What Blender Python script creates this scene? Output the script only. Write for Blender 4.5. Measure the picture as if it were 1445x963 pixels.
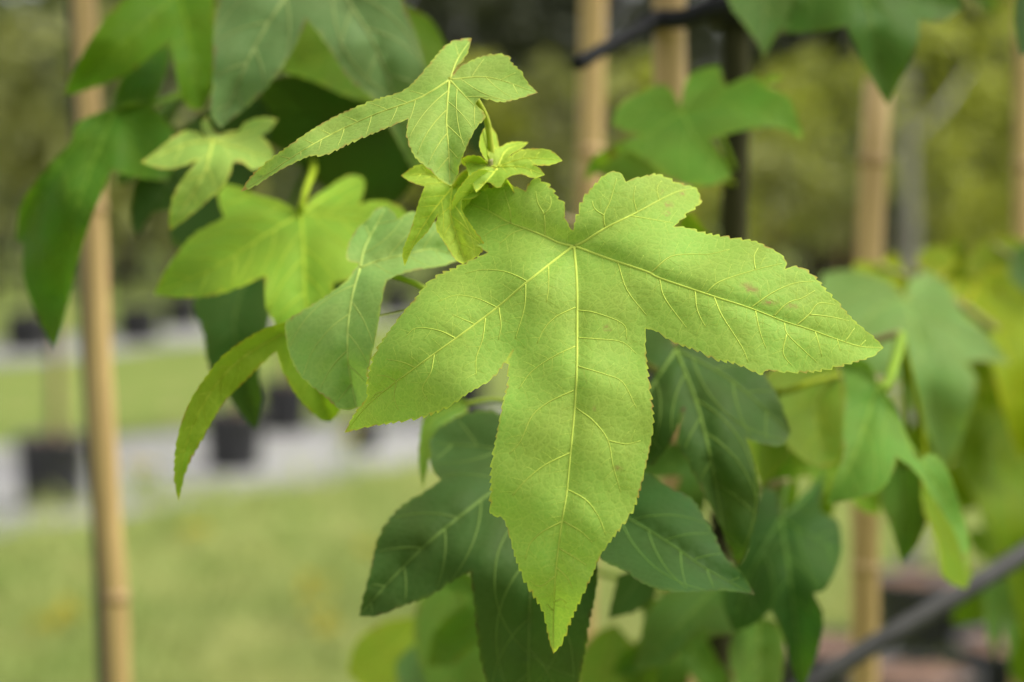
import bpy, bmesh, math, random
import numpy as np
from mathutils import Vector, Matrix
from mathutils.geometry import delaunay_2d_cdt
R = math.radians
random.seed(7)
rng = np.random.default_rng(7)
SC = bpy.context.scene
COL = SC.collection
for o in list(bpy.data.objects):
    bpy.data.objects.remove(o)

# ------------------------------------------------------------------ camera
FPX, CX, CY = 3240.0, 722.5, 481.5          # focal length in photo pixels, image centre
CAM = np.array([0.0, 0.0, 1.6])
PITCH = R(2.86)
cam = bpy.data.cameras.new('camera')
cam.lens = 50.0; cam.sensor_width = 22.3; cam.sensor_fit = 'HORIZONTAL'
cam.clip_start = 0.02; cam.clip_end = 3000
cam.dof.use_dof = True; cam.dof.focus_distance = 0.652; cam.dof.aperture_fstop = 5.2
camo = bpy.data.objects.new('camera', cam); COL.objects.link(camo)
camo.location = CAM; camo.rotation_euler = (R(90) - PITCH, 0, 0)
SC.camera = camo
FW = np.array([0, math.cos(PITCH), -math.sin(PITCH)])
UP = np.array([0, math.sin(PITCH), math.cos(PITCH)])
RT = np.array([1.0, 0, 0])

# ------------------------------------------------------------------ light
SUN_EL, SUN_AZ = R(58), R(84)                # azimuth clockwise from +Y (away from camera) to +X
world = bpy.data.worlds.new('World'); SC.world = world; world.use_nodes = True
wn = world.node_tree; wn.nodes.clear()
sky = wn.nodes.new('ShaderNodeTexSky'); sky.sky_type = 'NISHITA'; sky.sun_disc = False
sky.sun_elevation = SUN_EL; sky.sun_rotation = SUN_AZ; sky.dust_density = 4.0; sky.air_density = 1.0
hsv = wn.nodes.new('ShaderNodeHueSaturation'); hsv.inputs['Saturation'].default_value = 0.12
bg = wn.nodes.new('ShaderNodeBackground'); bg.inputs['Strength'].default_value = 0.13
wo = wn.nodes.new('ShaderNodeOutputWorld')
wn.links.new(sky.outputs[0], hsv.inputs['Color']); wn.links.new(hsv.outputs[0], bg.inputs['Color'])
wn.links.new(bg.outputs[0], wo.inputs['Surface'])
sun = bpy.data.lights.new('sun', 'SUN'); sun.energy = 1.5; sun.angle = R(28); sun.color = (1.0, 0.93, 0.80)
suno = bpy.data.objects.new('sun', sun); COL.objects.link(suno)
sd = Vector((math.sin(SUN_AZ) * math.cos(SUN_EL), math.cos(SUN_AZ) * math.cos(SUN_EL), math.sin(SUN_EL)))
suno.rotation_euler = sd.to_track_quat('Z', 'Y').to_euler(); suno.location = (0, 0, 30)
SC.view_settings.view_transform = 'Standard'; SC.view_settings.look = 'None'
SC.view_settings.exposure = 1.43; SC.view_settings.gamma = 1.0
SC.render.engine = 'CYCLES'

# ------------------------------------------------------------------ helpers
def P(x, y, d):
    """photo pixel + depth along the view axis -> world point"""
    return CAM + d * (FW + (x - CX) / FPX * RT - (y - CY) / FPX * UP)
def G(x, y, z=0.0):
    """photo pixel -> the point at height z it looks at"""
    v = FW + (x - CX) / FPX * RT - (y - CY) / FPX * UP
    return CAM + v * ((z - CAM[2]) / v[2])
def tag(o, label=None, cat=None, group=None, kind=None):
    if label: o['label'] = label
    if cat: o['category'] = cat
    if group: o['group'] = group
    if kind: o['kind'] = kind
    return o
def link(name, me, mat=None, parent=None, loc=(0, 0, 0)):
    o = bpy.data.objects.new(name, me); COL.objects.link(o)
    if mat is not None: me.materials.append(mat)
    o.location = loc
    if parent is not None: o.parent = parent
    return o
def empty(name, loc=(0, 0, 0)):
    o = bpy.data.objects.new(name, None); COL.objects.link(o); o.location = loc
    o.empty_display_size = 0.05
    return o
def mesh(name, v, f, smooth=True):
    me = bpy.data.meshes.new(name)
    me.from_pydata([tuple(map(float, p)) for p in v], [], f)
    if smooth: me.shade_smooth()
    me.update(); return me
def wloc(o):
    p = Vector(o.location)
    while o.parent: o = o.parent; p += Vector(o.location)
    return np.array(p)
def catmull(pts, n=8, closed=False):
    pts = [np.array(p, float) for p in pts]
    if len(pts) < 3 and not closed:
        return [pts[0] + (pts[-1] - pts[0]) * t for t in np.linspace(0, 1, n + 1)]
    out = []; m = len(pts)
    for i in range(m if closed else m - 1):
        if closed: p0, p1, p2, p3 = pts[i-1], pts[i], pts[(i+1) % m], pts[(i+2) % m]
        else:
            p1, p2 = pts[i], pts[i+1]
            p0 = pts[i-1] if i else 2*p1 - p2
            p3 = pts[i+2] if i + 2 < m else 2*p2 - p1
        for k in range(n):
            t = k / n
            out.append(0.5*(2*p1 + (p2-p0)*t + (2*p0-5*p1+4*p2-p3)*t*t + (3*p1-p0-3*p2+p3)*t**3))
    if not closed: out.append(pts[-1])
    return out
def resample(pts, step):
    pts = np.array(pts, float)
    s = np.concatenate([[0], np.cumsum(np.linalg.norm(np.diff(pts, axis=0), axis=1))])
    n = max(2, int(round(s[-1] / step)) + 1)
    q = np.linspace(0, s[-1], n)
    return np.stack([np.interp(q, s, pts[:, k]) for k in range(pts.shape[1])], 1)
def tube_data(V, F, pts, radii, sides=6, flat=1.0, cap=True, nrm=None):
    """append a tapered tube along world points"""
    pts = [np.array(p, float) for p in pts]; n = len(pts); b = len(V)
    ref = np.array([0.13, 0.21, 0.97]) if nrm is None else nrm
    for i, p in enumerate(pts):
        t = pts[min(i+1, n-1)] - pts[max(i-1, 0)]
        t = t / (np.linalg.norm(t) + 1e-12)
        r_ = ref if nrm is not None else (ref if abs(t @ ref) < 0.9 else np.array([1.0, 0.1, 0]))
        u = np.cross(t, r_); u /= np.linalg.norm(u) + 1e-12
        w = np.cross(u, t)
        r = radii[i] if hasattr(radii, '__len__') else radii
        for k in range(sides):
            a = 2*math.pi*k/sides
            V.append(p + u*math.cos(a)*r + w*math.sin(a)*r*flat)
    for i in range(n-1):
        for k in range(sides):
            k2 = (k+1) % sides
            F.append((b+i*sides+k, b+i*sides+k2, b+(i+1)*sides+k2, b+(i+1)*sides+k))
    if cap:
        F.append(tuple(b+k for k in range(sides))[::-1]); F.append(tuple(b+(n-1)*sides+k for k in range(sides)))
def tube(name, pts, radii, mat, parent=None, sides=10, flat=1.0):
    """one tube object; points in world space"""
    base = np.array(pts[0], float); V, F = [], []
    tube_data(V, F, [np.array(p) - base for p in pts], radii, sides, flat)
    pl = wloc(parent) if parent is not None else np.zeros(3)
    return link(name, mesh(name, V, F), mat, parent, base - pl)
def lathe(name, prof, sides=32, smooth=True):
    V, F = [], []
    for r, z in prof:
        for k in range(sides):
            a = 2*math.pi*k/sides; V.append((r*math.cos(a), r*math.sin(a), z))
    for i in range(len(prof)-1):
        for k in range(sides):
            k2 = (k+1) % sides
            F.append((i*sides+k, i*sides+k2, (i+1)*sides+k2, (i+1)*sides+k))
    return mesh(name, V, F, smooth)

# ------------------------------------------------------------------ materials
class NT:
    def __init__(s, name):
        s.m = bpy.data.materials.new(name); s.m.use_nodes = True; s.t = s.m.node_tree; s.t.nodes.clear()
        s.out = s.n('ShaderNodeOutputMaterial')
    def n(s, kind, **kw):
        nd = s.t.nodes.new(kind)
        for k, v in kw.items():
            if k.startswith('i_'):
                key = k[2:]; key = int(key) if key.isdigit() else key
                nd.inputs[key].default_value = v
            else: setattr(nd, k, v)
        return nd
    def l(s, a, b): s.t.links.new(a, b)
    def mix(s, f, a, b, mode='MIX'):
        nd = s.n('ShaderNodeMix', data_type='RGBA', blend_type=mode)
        for sock, v in ((nd.inputs[0], f), (nd.inputs[6], a), (nd.inputs[7], b)):
            if hasattr(v, 'is_linked') or hasattr(v, 'links'): s.l(v, sock)
            else: sock.default_value = v if not isinstance(v, tuple) or len(v) == 4 else (*v, 1)
        return nd.outputs[2]
    def ramp(s, v, *stops):
        nd = s.n('ShaderNodeValToRGB'); e = nd.color_ramp.elements
        while len(e) < len(stops): e.new(0.5)
        for k, (p, c) in enumerate(stops): e[k].position = p; e[k].color = (c, c, c, 1) if not isinstance(c, tuple) else (*c, 1)
        s.l(v, nd.inputs[0]); return nd.outputs[0]
    def math(s, op, a, b=0.0, clamp=False):
        nd = s.n('ShaderNodeMath', operation=op, use_clamp=clamp)
        for sock, v in ((nd.inputs[0], a), (nd.inputs[1], b)):
            if hasattr(v, 'links'): s.l(v, sock)
            else: sock.default_value = v
        return nd.outputs[0]
    def noise(s, vec, scale, detail=3.0, rough=0.55):
        nd = s.n('ShaderNodeTexNoise', i_Scale=scale, i_Detail=detail, i_Roughness=rough)
        if vec is not None: s.l(vec, nd.inputs['Vector'])
        return nd
def leaf_material():
    s = NT('leaf_blade')
    oi = s.n('ShaderNodeObjectInfo'); tc = s.n('ShaderNodeTexCoord'); co = tc.outputs['Object']
    C = oi.outputs['Color']
    wob = s.noise(co, 260, 2)
    va = s.n('ShaderNodeVectorMath', operation='SCALE'); s.l(wob.outputs['Color'], va.inputs[0]); va.inputs['Scale'].default_value = 0.0022
    vb = s.n('ShaderNodeVectorMath', operation='ADD'); s.l(co, vb.inputs[0]); s.l(va.outputs[0], vb.inputs[1])
    v1 = s.n('ShaderNodeTexVoronoi', feature='DISTANCE_TO_EDGE', i_Scale=330.0); s.l(vb.outputs[0], v1.inputs['Vector'])
    v2 = s.n('ShaderNodeTexVoronoi', feature='DISTANCE_TO_EDGE', i_Scale=1100.0); s.l(vb.outputs[0], v2.inputs['Vector'])
    e1 = s.ramp(v1.outputs['Distance'], (0.0, 1.0), (0.075, 0.0))
    e2 = s.ramp(v2.outputs['Distance'], (0.0, 1.0), (0.16, 0.0))
    big = s.noise(co, 45, 4)
    fine = s.noise(co, 1400, 2)
    hs = s.n('ShaderNodeHueSaturation'); s.l(C, hs.inputs['Color'])
    s.l(s.math('ADD', s.math('MULTIPLY', big.outputs['Fac'], 0.07), 0.468), hs.inputs['Hue'])
    bv = s.math('ADD', s.math('MULTIPLY', big.outputs['Fac'], 0.5), 0.77)
    fv = s.math('ADD', s.math('MULTIPLY', fine.outputs['Fac'], 0.30), 0.85)
    s.l(s.math('MULTIPLY', bv, fv), hs.inputs['Value'])
    c = hs.outputs[0]
    lt = s.mix(1.0, C, (1.5, 1.32, 1.55, 1), 'MULTIPLY')
    c = s.mix(s.math('MULTIPLY', e1, 0.38), c, lt)
    c = s.mix(s.math('MULTIPLY', e2, 0.25), c, lt)
    mg = s.n('ShaderNodeAttribute', attribute_name='margin')
    nz = s.noise(co, 190, 2)
    rim = s.mix(s.ramp(nz.outputs['Fac'], (0.46, 0.0), (0.66, 1.0)), s.mix(1.0, C, (1.75, 1.4, 1.1, 1), 'MULTIPLY'), s.mix(1.0, C, (1.35, .5, .8, 1), 'MULTIPLY'))
    c = s.mix(s.math('MULTIPLY', s.ramp(mg.outputs['Fac'], (0.62, 0.0), (1.0, 1.0)), 0.85), c, rim)
    bl = s.n('ShaderNodeAttribute', attribute_name='blemish')
    bn = s.noise(co, 600, 3)
    c = s.mix(s.math('MULTIPLY', s.ramp(bn.outputs['Fac'], (0.38, 0.0), (0.52, 1.0)), bl.outputs['Fac'], True), c, (0.27, 0.19, 0.075))
    bump = s.n('ShaderNodeBump', i_Strength=0.30, i_Distance=0.0004)
    h = s.math('ADD', s.math('MULTIPLY', s.ramp(v1.outputs['Distance'], (0.0, 0.0), (0.3, 1.0)), 0.5), s.math('MULTIPLY', v2.outputs['Distance'], 0.4))
    h = s.math('ADD', h, s.math('MULTIPLY', big.outputs['Fac'], .35))
    s.l(h, bump.inputs['Height'])
    pb = s.n('ShaderNodeBsdfPrincipled', i_Roughness=0.55)
    pb.inputs['Specular IOR Level'].default_value = 0.05
    s.l(c, pb.inputs['Base Color']); s.l(bump.outputs[0], pb.inputs['Normal'])
    tr = s.n('ShaderNodeBsdfTranslucent')
    s.l(s.mix(1.0, c, (1.4, 1.45, 0.5, 1), 'MULTIPLY'), tr.inputs['Color']); s.l(bump.outputs[0], tr.inputs['Normal'])
    ms = s.n('ShaderNodeMixShader', i_0=0.37); s.l(pb.outputs[0], ms.inputs[1]); s.l(tr.outputs[0], ms.inputs[2])
    s.l(ms.outputs[0], s.out.inputs['Surface'])
    return s.m
def simple(name, c1, c2, scale=8.0, rough=0.7, bumpd=0.002, stretch=None, spec=0.4, detail=4, tint=0.0):
    s = NT(name); tc = s.n('ShaderNodeTexCoord'); co = tc.outputs['Object']
    if stretch:
        mp = s.n('ShaderNodeMapping'); mp.inputs['Scale'].default_value = stretch; s.l(co, mp.inputs['Vector']); co = mp.outputs[0]
    nz = s.noise(co, scale, detail)
    c = s.mix(s.ramp(nz.outputs['Fac'], (0.3, 0.0), (0.7, 1.0)), c1, c2)
    pb = s.n('ShaderNodeBsdfPrincipled', i_Roughness=rough); pb.inputs['Specular IOR Level'].default_value = spec
    s.l(c, pb.inputs['Base Color'])
    if bumpd:
        bp = s.n('ShaderNodeBump', i_Strength=0.6, i_Distance=bumpd); s.l(nz.outputs['Fac'], bp.inputs['Height']); s.l(bp.outputs[0], pb.inputs['Normal'])
    if tint:
        tr = s.n('ShaderNodeBsdfTranslucent'); s.l(c, tr.inputs['Color'])
        ms = s.n('ShaderNodeMixShader', i_0=tint); s.l(pb.outputs[0], ms.inputs[1]); s.l(tr.outputs[0], ms.inputs[2]); s.l(ms.outputs[0], s.out.inputs['Surface'])
    else: s.l(pb.outputs[0], s.out.inputs['Surface'])
    return s.m
def tinted(name, ks, scale=60.0, rough=0.5, tr_=0.25):
    """object colour times ks, a little mottled"""
    s = NT(name); oi = s.n('ShaderNodeObjectInfo'); tc = s.n('ShaderNodeTexCoord')
    nz = s.noise(tc.outputs['Object'], scale, 3)
    c = s.mix(1.0, oi.outputs['Color'], ks, 'MULTIPLY')
    hs = s.n('ShaderNodeHueSaturation'); s.l(c, hs.inputs['Color']); s.l(s.math('ADD', s.math('MULTIPLY', nz.outputs['Fac'], 0.7), 0.65), hs.inputs['Value'])
    pb = s.n('ShaderNodeBsdfPrincipled', i_Roughness=rough); pb.inputs['Specular IOR Level'].default_value = 0.06; s.l(hs.outputs[0], pb.inputs['Base Color'])
    tr = s.n('ShaderNodeBsdfTranslucent'); s.l(hs.outputs[0], tr.inputs['Color'])
    ms = s.n('ShaderNodeMixShader', i_0=tr_); s.l(pb.outputs[0], ms.inputs[1]); s.l(tr.outputs[0], ms.inputs[2]); s.l(ms.outputs[0], s.out.inputs['Surface'])
    return s.m
def ground_material():
    s = NT('grass_ground'); tc = s.n('ShaderNodeTexCoord'); co = tc.outputs['Object']
    a = s.noise(co, 0.9, 4); b = s.noise(co, 3.2, 4); c_ = s.noise(co, 30, 4)
    c = s.mix(s.ramp(a.outputs['Fac'], (0.35, 0.0), (0.65, 1.0)), (0.095, 0.145, 0.024), (0.15, 0.185, 0.042))
    c = s.mix(s.ramp(b.outputs['Fac'], (0.50, 0.0), (0.72, 0.8)), c, (0.26, 0.225, 0.10))
    c = s.mix(s.ramp(b.outputs['Fac'], (0.30, 0.8), (0.46, 0.0)), c, (0.10, 0.145, 0.035))
    c = s.mix(s.ramp(c_.outputs['Fac'], (0.35, 0.5), (0.6, 0.0)), c, (0.08, 0.105, 0.028))
    pb = s.n('ShaderNodeBsdfPrincipled', i_Roughness=0.9); pb.inputs['Specular IOR Level'].default_value = 0.05; s.l(c, pb.inputs['Base Color'])
    bp = s.n('ShaderNodeBump', i_Strength=0.8, i_Distance=0.03); s.l(c_.outputs['Fac'], bp.inputs['Height']); s.l(bp.outputs[0], pb.inputs['Normal'])
    s.l(pb.outputs[0], s.out.inputs['Surface']); return s.m
def gravel_material():
    s = NT('pale_gravel'); tc = s.n('ShaderNodeTexCoord'); co = tc.outputs['Object']
    a = s.noise(co, 26, 4); b = s.noise(co, 1.1, 5, .7); d = s.noise(co, .5, 3)
    c = s.mix(s.ramp(a.outputs['Fac'], (.3, 0.), (.7, 1.)), (.14, .14, .14), (.30, .295, .295))
    c = s.mix(s.ramp(d.outputs['Fac'], (.4, 0.), (.7, .5)), c, (.10, .095, .085))
    c = s.mix(s.ramp(b.outputs['Fac'], (.53, 0.), (.66, .75)), c, (.11, .14, .045))
    pb = s.n('ShaderNodeBsdfPrincipled', i_Roughness=.95); pb.inputs['Specular IOR Level'].default_value = .1; s.l(c, pb.inputs['Base Color'])
    bp = s.n('ShaderNodeBump', i_Strength=.6, i_Distance=.01); s.l(a.outputs['Fac'], bp.inputs['Height']); s.l(bp.outputs[0], pb.inputs['Normal'])
    s.l(pb.outputs[0], s.out.inputs['Surface']); return s.m
M = dict(
    leaf=leaf_material(),
    vein=tinted('leaf_vein', (2.05, 1.68, 1.5, 1)),
    petiole=tinted('leaf_petiole', (1.9, 1.5, 0.9, 1)),
    ground=ground_material(),
    gravel=gravel_material(),
    pot=simple('black_plastic', (0.012, 0.012, 0.013), (0.030, 0.030, 0.032), 6, 0.45, 0.0),
    soil=simple('bark_mulch', (0.055, 0.027, 0.018), (0.20, 0.115, 0.07), 34, 0.95, 0.02),
    bamboo=simple('bamboo', (0.29, 0.185, 0.066), (0.50, 0.345, 0.14), 7, 0.55, 0.0004, (14, 14, 0.9)),
    bamboo_node=simple('bamboo_node', (0.26, 0.16, 0.07), (0.40, 0.27, 0.12), 30, 0.7, 0.0004),
    bark=simple('sapling_bark', (0.016, 0.017, 0.007), (0.040, 0.038, 0.014), 60, 0.8, 0.001, (1, 1, 0.4), 0.08),
    twig=simple('green_twig', (0.14, 0.15, 0.035), (0.22, 0.20, 0.06), 80, 0.6, 0.0003),
    brown_twig=simple('brown_twig', (0.20, 0.15, 0.07), (0.30, 0.24, 0.10), 80, 0.7, 0.0003),
    grey_bark=simple('grey_bark', (0.17, 0.155, 0.135), (0.30, 0.28, 0.25), 14, 0.85, 0.004, (1, 1, 0.3)),
    dark_bark=simple('dark_bark', (0.035, 0.03, 0.022), (0.08, 0.068, 0.05), 12, 0.9, 0.006, (1, 1, 0.3)),
    rubber=simple('black_rubber', (0.008, 0.008, 0.009), (0.018, 0.018, 0.020), 40, 0.6, 0.0003, None, 0.12),
    hose=simple('grey_hose', (0.020, 0.020, 0.020), (0.048, 0.047, 0.045), 40, 0.6, 0.0002, None, 0.15),
    olive=simple('olive_foliage', (0.11, 0.13, 0.024), (0.235, 0.24, 0.05), 3.0, 0.6, 0, tint=0.3),
    lime=simple('lime_foliage', (0.17, 0.20, 0.018), (0.38, 0.40, 0.04), 3.0, 0.6, 0, tint=0.3),
    mid=simple('green_foliage', (0.055, 0.078, 0.018), (0.125, 0.15, 0.032), 2.0, 0.6, 0, tint=0.25),
    deep=simple('deep_foliage', (0.022, 0.030, 0.012), (0.060, 0.068, 0.022), 1.0, 0.6, 0, tint=0.2),
    purple=simple('purple_foliage', (0.035, 0.014, 0.016), (0.09, 0.035, 0.032), 4.0, 0.6, 0, tint=0.2),
    grass=simple('grass_blade', (0.20, 0.285, 0.06), (0.48, 0.50, 0.18), 1.6, 0.7, 0, tint=0.25),
    yellow=simple('yellow_flower', (0.45, 0.38, 0.03), (0.60, 0.50, 0.05), 60, 0.7, 0, tint=0.2),
)

# ------------------------------------------------------------------ setting: ground, strips, grass
V = [(-900, -60, 0), (900, -60, 0), (900, 1800, 0), (-900, 1800, 0)]
tag(link('ground', mesh('ground', V, [(0, 1, 2, 3)], False), M['ground']), kind='structure')
def strip(name, near, far, z):
    """a long gravel strip between two lines given by ground pixels, edges a little ragged"""
    V, F = [], []; n = 60
    a, b = [G(*p) for p in near]; c, d = [G(*p) for p in far]
    for i in range(n + 1):
        t = -2.0 + 6.0 * i / n
        p = a + (b - a) * t + rng.normal(0, 0.05, 3); q = c + (d - c) * t + rng.normal(0, 0.08, 3)
        V += [(p[0], p[1], z), (q[0], q[1], z)]
        if i: F.append((2*i-2, 2*i, 2*i+1, 2*i-1))
    tag(link(name, mesh(name, V, F, False), M['gravel']), kind='structure')
strip('gravel_path', [(0, 757), (600, 654)], [(0, 630), (600, 585)], 0.006)
strip('far_gravel_path', [(0, 517), (290, 484)], [(0, 484), (290, 462)], 0.010)

def blades(name, pts, hmin, hmax, w, mat):
    V, F = [], []
    for (x, y, z) in pts:
        a = random.random()*6.283; h = random.uniform(hmin, hmax); l = random.uniform(0.1, 0.9)*h; b = random.random()*6.283
        dx, dy = math.cos(a)*w, math.sin(a)*w; i = len(V)
        V += [(x-dx, y-dy, z), (x+dx, y+dy, z), (x+math.cos(b)*l*.4+dx*.6, y+math.sin(b)*l*.4+dy*.6, z+h*.6), (x+math.cos(b)*l, y+math.sin(b)*l, z+h)]
        F += [(i, i+1, i+2), (i, i+2, i+3)]
    return link(name, mesh(name, V, F, False), mat)
gp = []; TALL = []
while len(gp) < 42000:
    px, py = random.uniform(-150, 1600), random.uniform(660, 1010)
    if py < 778 - (px)*0.175: continue
    p = G(px, py); n_ = math.sin(p[0]*2.3+p[1]*1.1)+math.sin(p[0]*5.1-p[1]*3.7)
    if random.random() < 0.55 + 0.25*n_: gp.append((p[0], p[1], 0.0))
for (x0, x1, y0, y1, n_) in ((170, 420, 700, 728, 160), (40, 130, 708, 745, 70), (430, 640, 662, 690, 90), (-60, 60, 750, 780, 50)):
    for _ in range(n_):
        p = G(random.uniform(x0, x1), random.uniform(y0, y1)); gp += [(p[0]+random.gauss(0, .04), p[1]+random.gauss(0, .04), .05) for _ in range(2)]
        tall = gp[-2:]; gp = gp[:-2]; TALL.extend((q[0], q[1], 0.0) for q in tall)
for _ in range(300):
    px, py = random.uniform(-100, 1500), random.uniform(740, 1000)
    if py < 790 - px*.175: continue
    p = G(px, py); r_ = random.uniform(.04, .12)
    TALL.extend((p[0]+random.gauss(0, r_), p[1]+random.gauss(0, r_), 0.0) for _ in range(26))
tag(blades('weed_grass', TALL, 0.05, 0.17, 0.004, M['grass']), 'wispy tall grass along the edge of the gravel strip', 'grass', kind='stuff')
tag(blades('grass', gp, 0.03, 0.11, 0.004, M['grass']), 'short mown grass between the gravel strips', 'grass', kind='stuff')

# ------------------------------------------------------------------ background trees
def leaf_cloud(V, F, c, r, n, size, squash=1.0, shell=0.35):
    un = lambda x: x/(np.linalg.norm(x, axis=1)[:, None]+1e-9)
    d = un(rng.normal(0, 1, (n, 3))); k = rng.random((n, 1))
    rr = np.where(rng.random((n, 1)) < .8, r*(shell+(1-shell)*k), r*k)
    p = np.asarray(c)+d*rr*np.array([1, 1, squash])
    u = un(rng.normal(0, 1, (n, 3))); w = un(np.cross(u, rng.normal(0, 1, (n, 3)))); s_ = size*rng.uniform(.6, 1.3, (n, 1))
    q = np.stack([p-u*s_*.5, p+w*s_*.3+u*s_*.05, p+u*s_*.55, p-w*s_*.3+u*s_*.05], 1).reshape(-1, 3)
    i = len(V); V.extend(q.tolist()); F.extend((i+4*j, i+4*j+1, i+4*j+2, i+4*j+3) for j in range(n))
def bg_tree(name, x, y, h, crown_r, crown_z, mats, trunk_r, label, cat, group, clumps=22, per=70, leaf=0.10, tm='grey_bark', shape=1.3):
    """trunk with limbs and a crown of leaf clumps"""
    t = empty(name, (x, y, 0)); tag(t, label, cat, group)
    V, F = [], []
    lean = rng.normal(0, .02, 2)
    tp = [np.array([lean[0]*z*z*.2 + math.sin(z*1.7)*.012, lean[1]*z*z*.2, z]) for z in np.linspace(-0.05, h*.92, 9)]
    tube_data(V, F, tp, list(np.linspace(trunk_r*1.15, trunk_r*.25, 9)), 8)
    for k in range(9):
        z = crown_z + (h-crown_z)*random.uniform(0, .75); a = random.random()*6.283; L = crown_r*random.uniform(.5, .95)
        b = np.array([0, 0, z]); e = b + np.array([math.cos(a)*L, math.sin(a)*L, L*random.uniform(.4, .9)])
        m = (b+e)/2 + np.array([0, 0, -.06*L])
        tube_data(V, F, [b, m, e], [trunk_r*.4, trunk_r*.28, trunk_r*.1], 5)
    link('trunk', mesh('trunk', V, F), M[tm], t)
    V, F = [], []
    hc = (h-crown_z)/2; cz = crown_z + hc
    for k in range(clumps):
        d = rng.normal(0, 1, 3); d /= np.linalg.norm(d); q = random.random()**.45
        c = np.array([d[0]*crown_r*q, d[1]*crown_r*q, cz + d[2]*hc*q])
        leaf_cloud(V, F, c, crown_r*random.uniform(.22, .42), int(per*random.uniform(.6, 1.3)), leaf)
    link('crown', mesh('crown', V, F, False), M[mats], t)
    return t
def make_pot(name, x, y, r, h, label, group=None, z0=0.0):
    t = empty(name, (x, y, z0)); tag(t, label, 'pot', group)
    prof = [(0.0, .004), (r*.80, .004), (r*.82, .02), (r*.93, h*.86), (r*.94, h*.88), (r, h*.885), (r*1.01, h*.97), (r*.995, h), (r*.95, h), (r*.93, h*.97), (r*.91, h*.80)]
    link('shell', lathe('shell', prof), M['pot'], t)
    V, F = [(0, 0, h*.985)], []; n = 28
    for ring, rr in enumerate((.3, .6, .92)):
        for k in range(n):
            a = 2*math.pi*k/n; V.append((r*rr*math.cos(a), r*rr*math.sin(a), h*(.99 - .06*rr) + rng.normal(0, .008)))
    for k in range(n): F.append((0, 1+k, 1+(k+1) % n))
    for q in range(2):
        for k in range(n):
            a, b = 1+q*n+k, 1+q*n+(k+1) % n; F.append((a, a+n, b+n, b))
    link('soil', mesh('soil', V, F), M['soil'], t)
    for s_ in (-1, 1):                                     # two moulded hand grips under the rim
        V, F = [], []
        arc = [np.array([(r*1.0+.012*math.sin(u*math.pi))*math.cos(s_*1.57+(u-.5)*.45), (r*1.0+.012*math.sin(u*math.pi))*math.sin(s_*1.57+(u-.5)*.45), h*.90]) for u in np.linspace(0, 1, 7)]
        tube_data(V, F, arc, .012, 6); link('grip', mesh('grip', V, F), M['pot'], t)
    return t
def stake(name, pts, r, label, group=None, nodes=0.28):
    """bamboo cane through world points, with a ring at every joint"""
    pts = [np.array(p, float) for p in pts]; a, b = pts[0], pts[-1]
    t = empty(name, a); tag(t, label, 'stake', group)
    L = np.linalg.norm(b-a); n = int(L/0.05); cp = catmull(pts, 12); cp = resample(cp, 0.05)
    V, F = [], []; rad = []
    for i, p in enumerate(cp):
        s_ = (i*0.05) % nodes; rad.append(r*(1.0 + .03*math.sin(i*.9)))
    tube_data(V, F, cp - a, rad, 14); link('cane', mesh('cane', V, F), M['bamboo'], t)
    step = max(1, int(nodes/0.05))
    for i in range(3, len(cp)-1, step):
        d = cp[i+1]-cp[i]; d /= np.linalg.norm(d); V, F = [], []
        c = cp[i]-a
        tube_data(V, F, [c-d*.004, c-d*.001, c+d*.001, c+d*.004], [r*1.0, r*1.10, r*1.10, r*1.0], 14)
        link('joint', mesh('joint', V, F), M['bamboo_node'], t)
    return t

POTG = 'black nursery pots standing in the row along the gravel strip'
TREEG = 'young potted trees in the row beyond the grass'
STG = 'thin canes of the far potted trees'
FOL = {'olive': 'olive', 'lime': 'yellow green', 'mid': 'mid green'}
POTL = {0: 'black nursery pot on gravel right beside the thick tan cane', 1: 'black nursery pot under the narrow curling yellow green leaf lobe',
        2: 'black nursery pot below the blue green cupped leaf', 3: 'small black pot with a yellow weed in front of it'}
row = [(74, 714, 'olive'), (330, 664, 'olive'), (402, 610, 'mid'), (516, 637, 'olive'), (652, 594, 'lime'),
       (800, 600, 'olive'), (905, 575, 'lime'), (1085, 560, 'lime'), (1180, 590, 'olive'), (1320, 570, 'lime'), (1430, 600, 'lime'), (-60, 640, 'olive'), (1560, 560, 'olive')]
for i, (px, py, mt) in enumerate(row):
    p = G(px, py); r = 0.215 if i != 3 else 0.11
    make_pot('nursery_pot', p[0], p[1], r, 0.40 if i != 3 else .22, POTL.get(i, 'black plastic nursery pot with a young tree beside the gravel strip'), POTG, .006)
    if i == 3: continue
    h = random.uniform(2.6, 3.4)
    bg_tree('young_tree', p[0], p[1], h, random.uniform(.55, .8), random.uniform(1.05, 1.3), mt, .020, 'slender young tree with %s foliage in a black pot beyond the grass' % FOL[mt], 'tree', TREEG + ' with ' + FOL[mt] + ' foliage', 22, 32, .16, 'dark_bark')
    stake('cane', [(p[0]+.05, p[1]-.04, .2), (p[0]+.06, p[1]-.03, 2.1)], .012, 'thin cane beside the stem of a far potted tree', STG)
far = [(40, 497, 'mid'), (195, 484, 'olive'), (258, 463, 'mid'), (-90, 510, 'olive'), (420, 452, 'olive'), (560, 446, 'lime'), (760, 440, 'mid'), (880, 436, 'olive'), (1010, 440, 'mid'),
       (1120, 432, 'olive'), (1260, 438, 'mid'), (1370, 430, 'lime'), (1500, 436, 'olive')]
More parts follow.
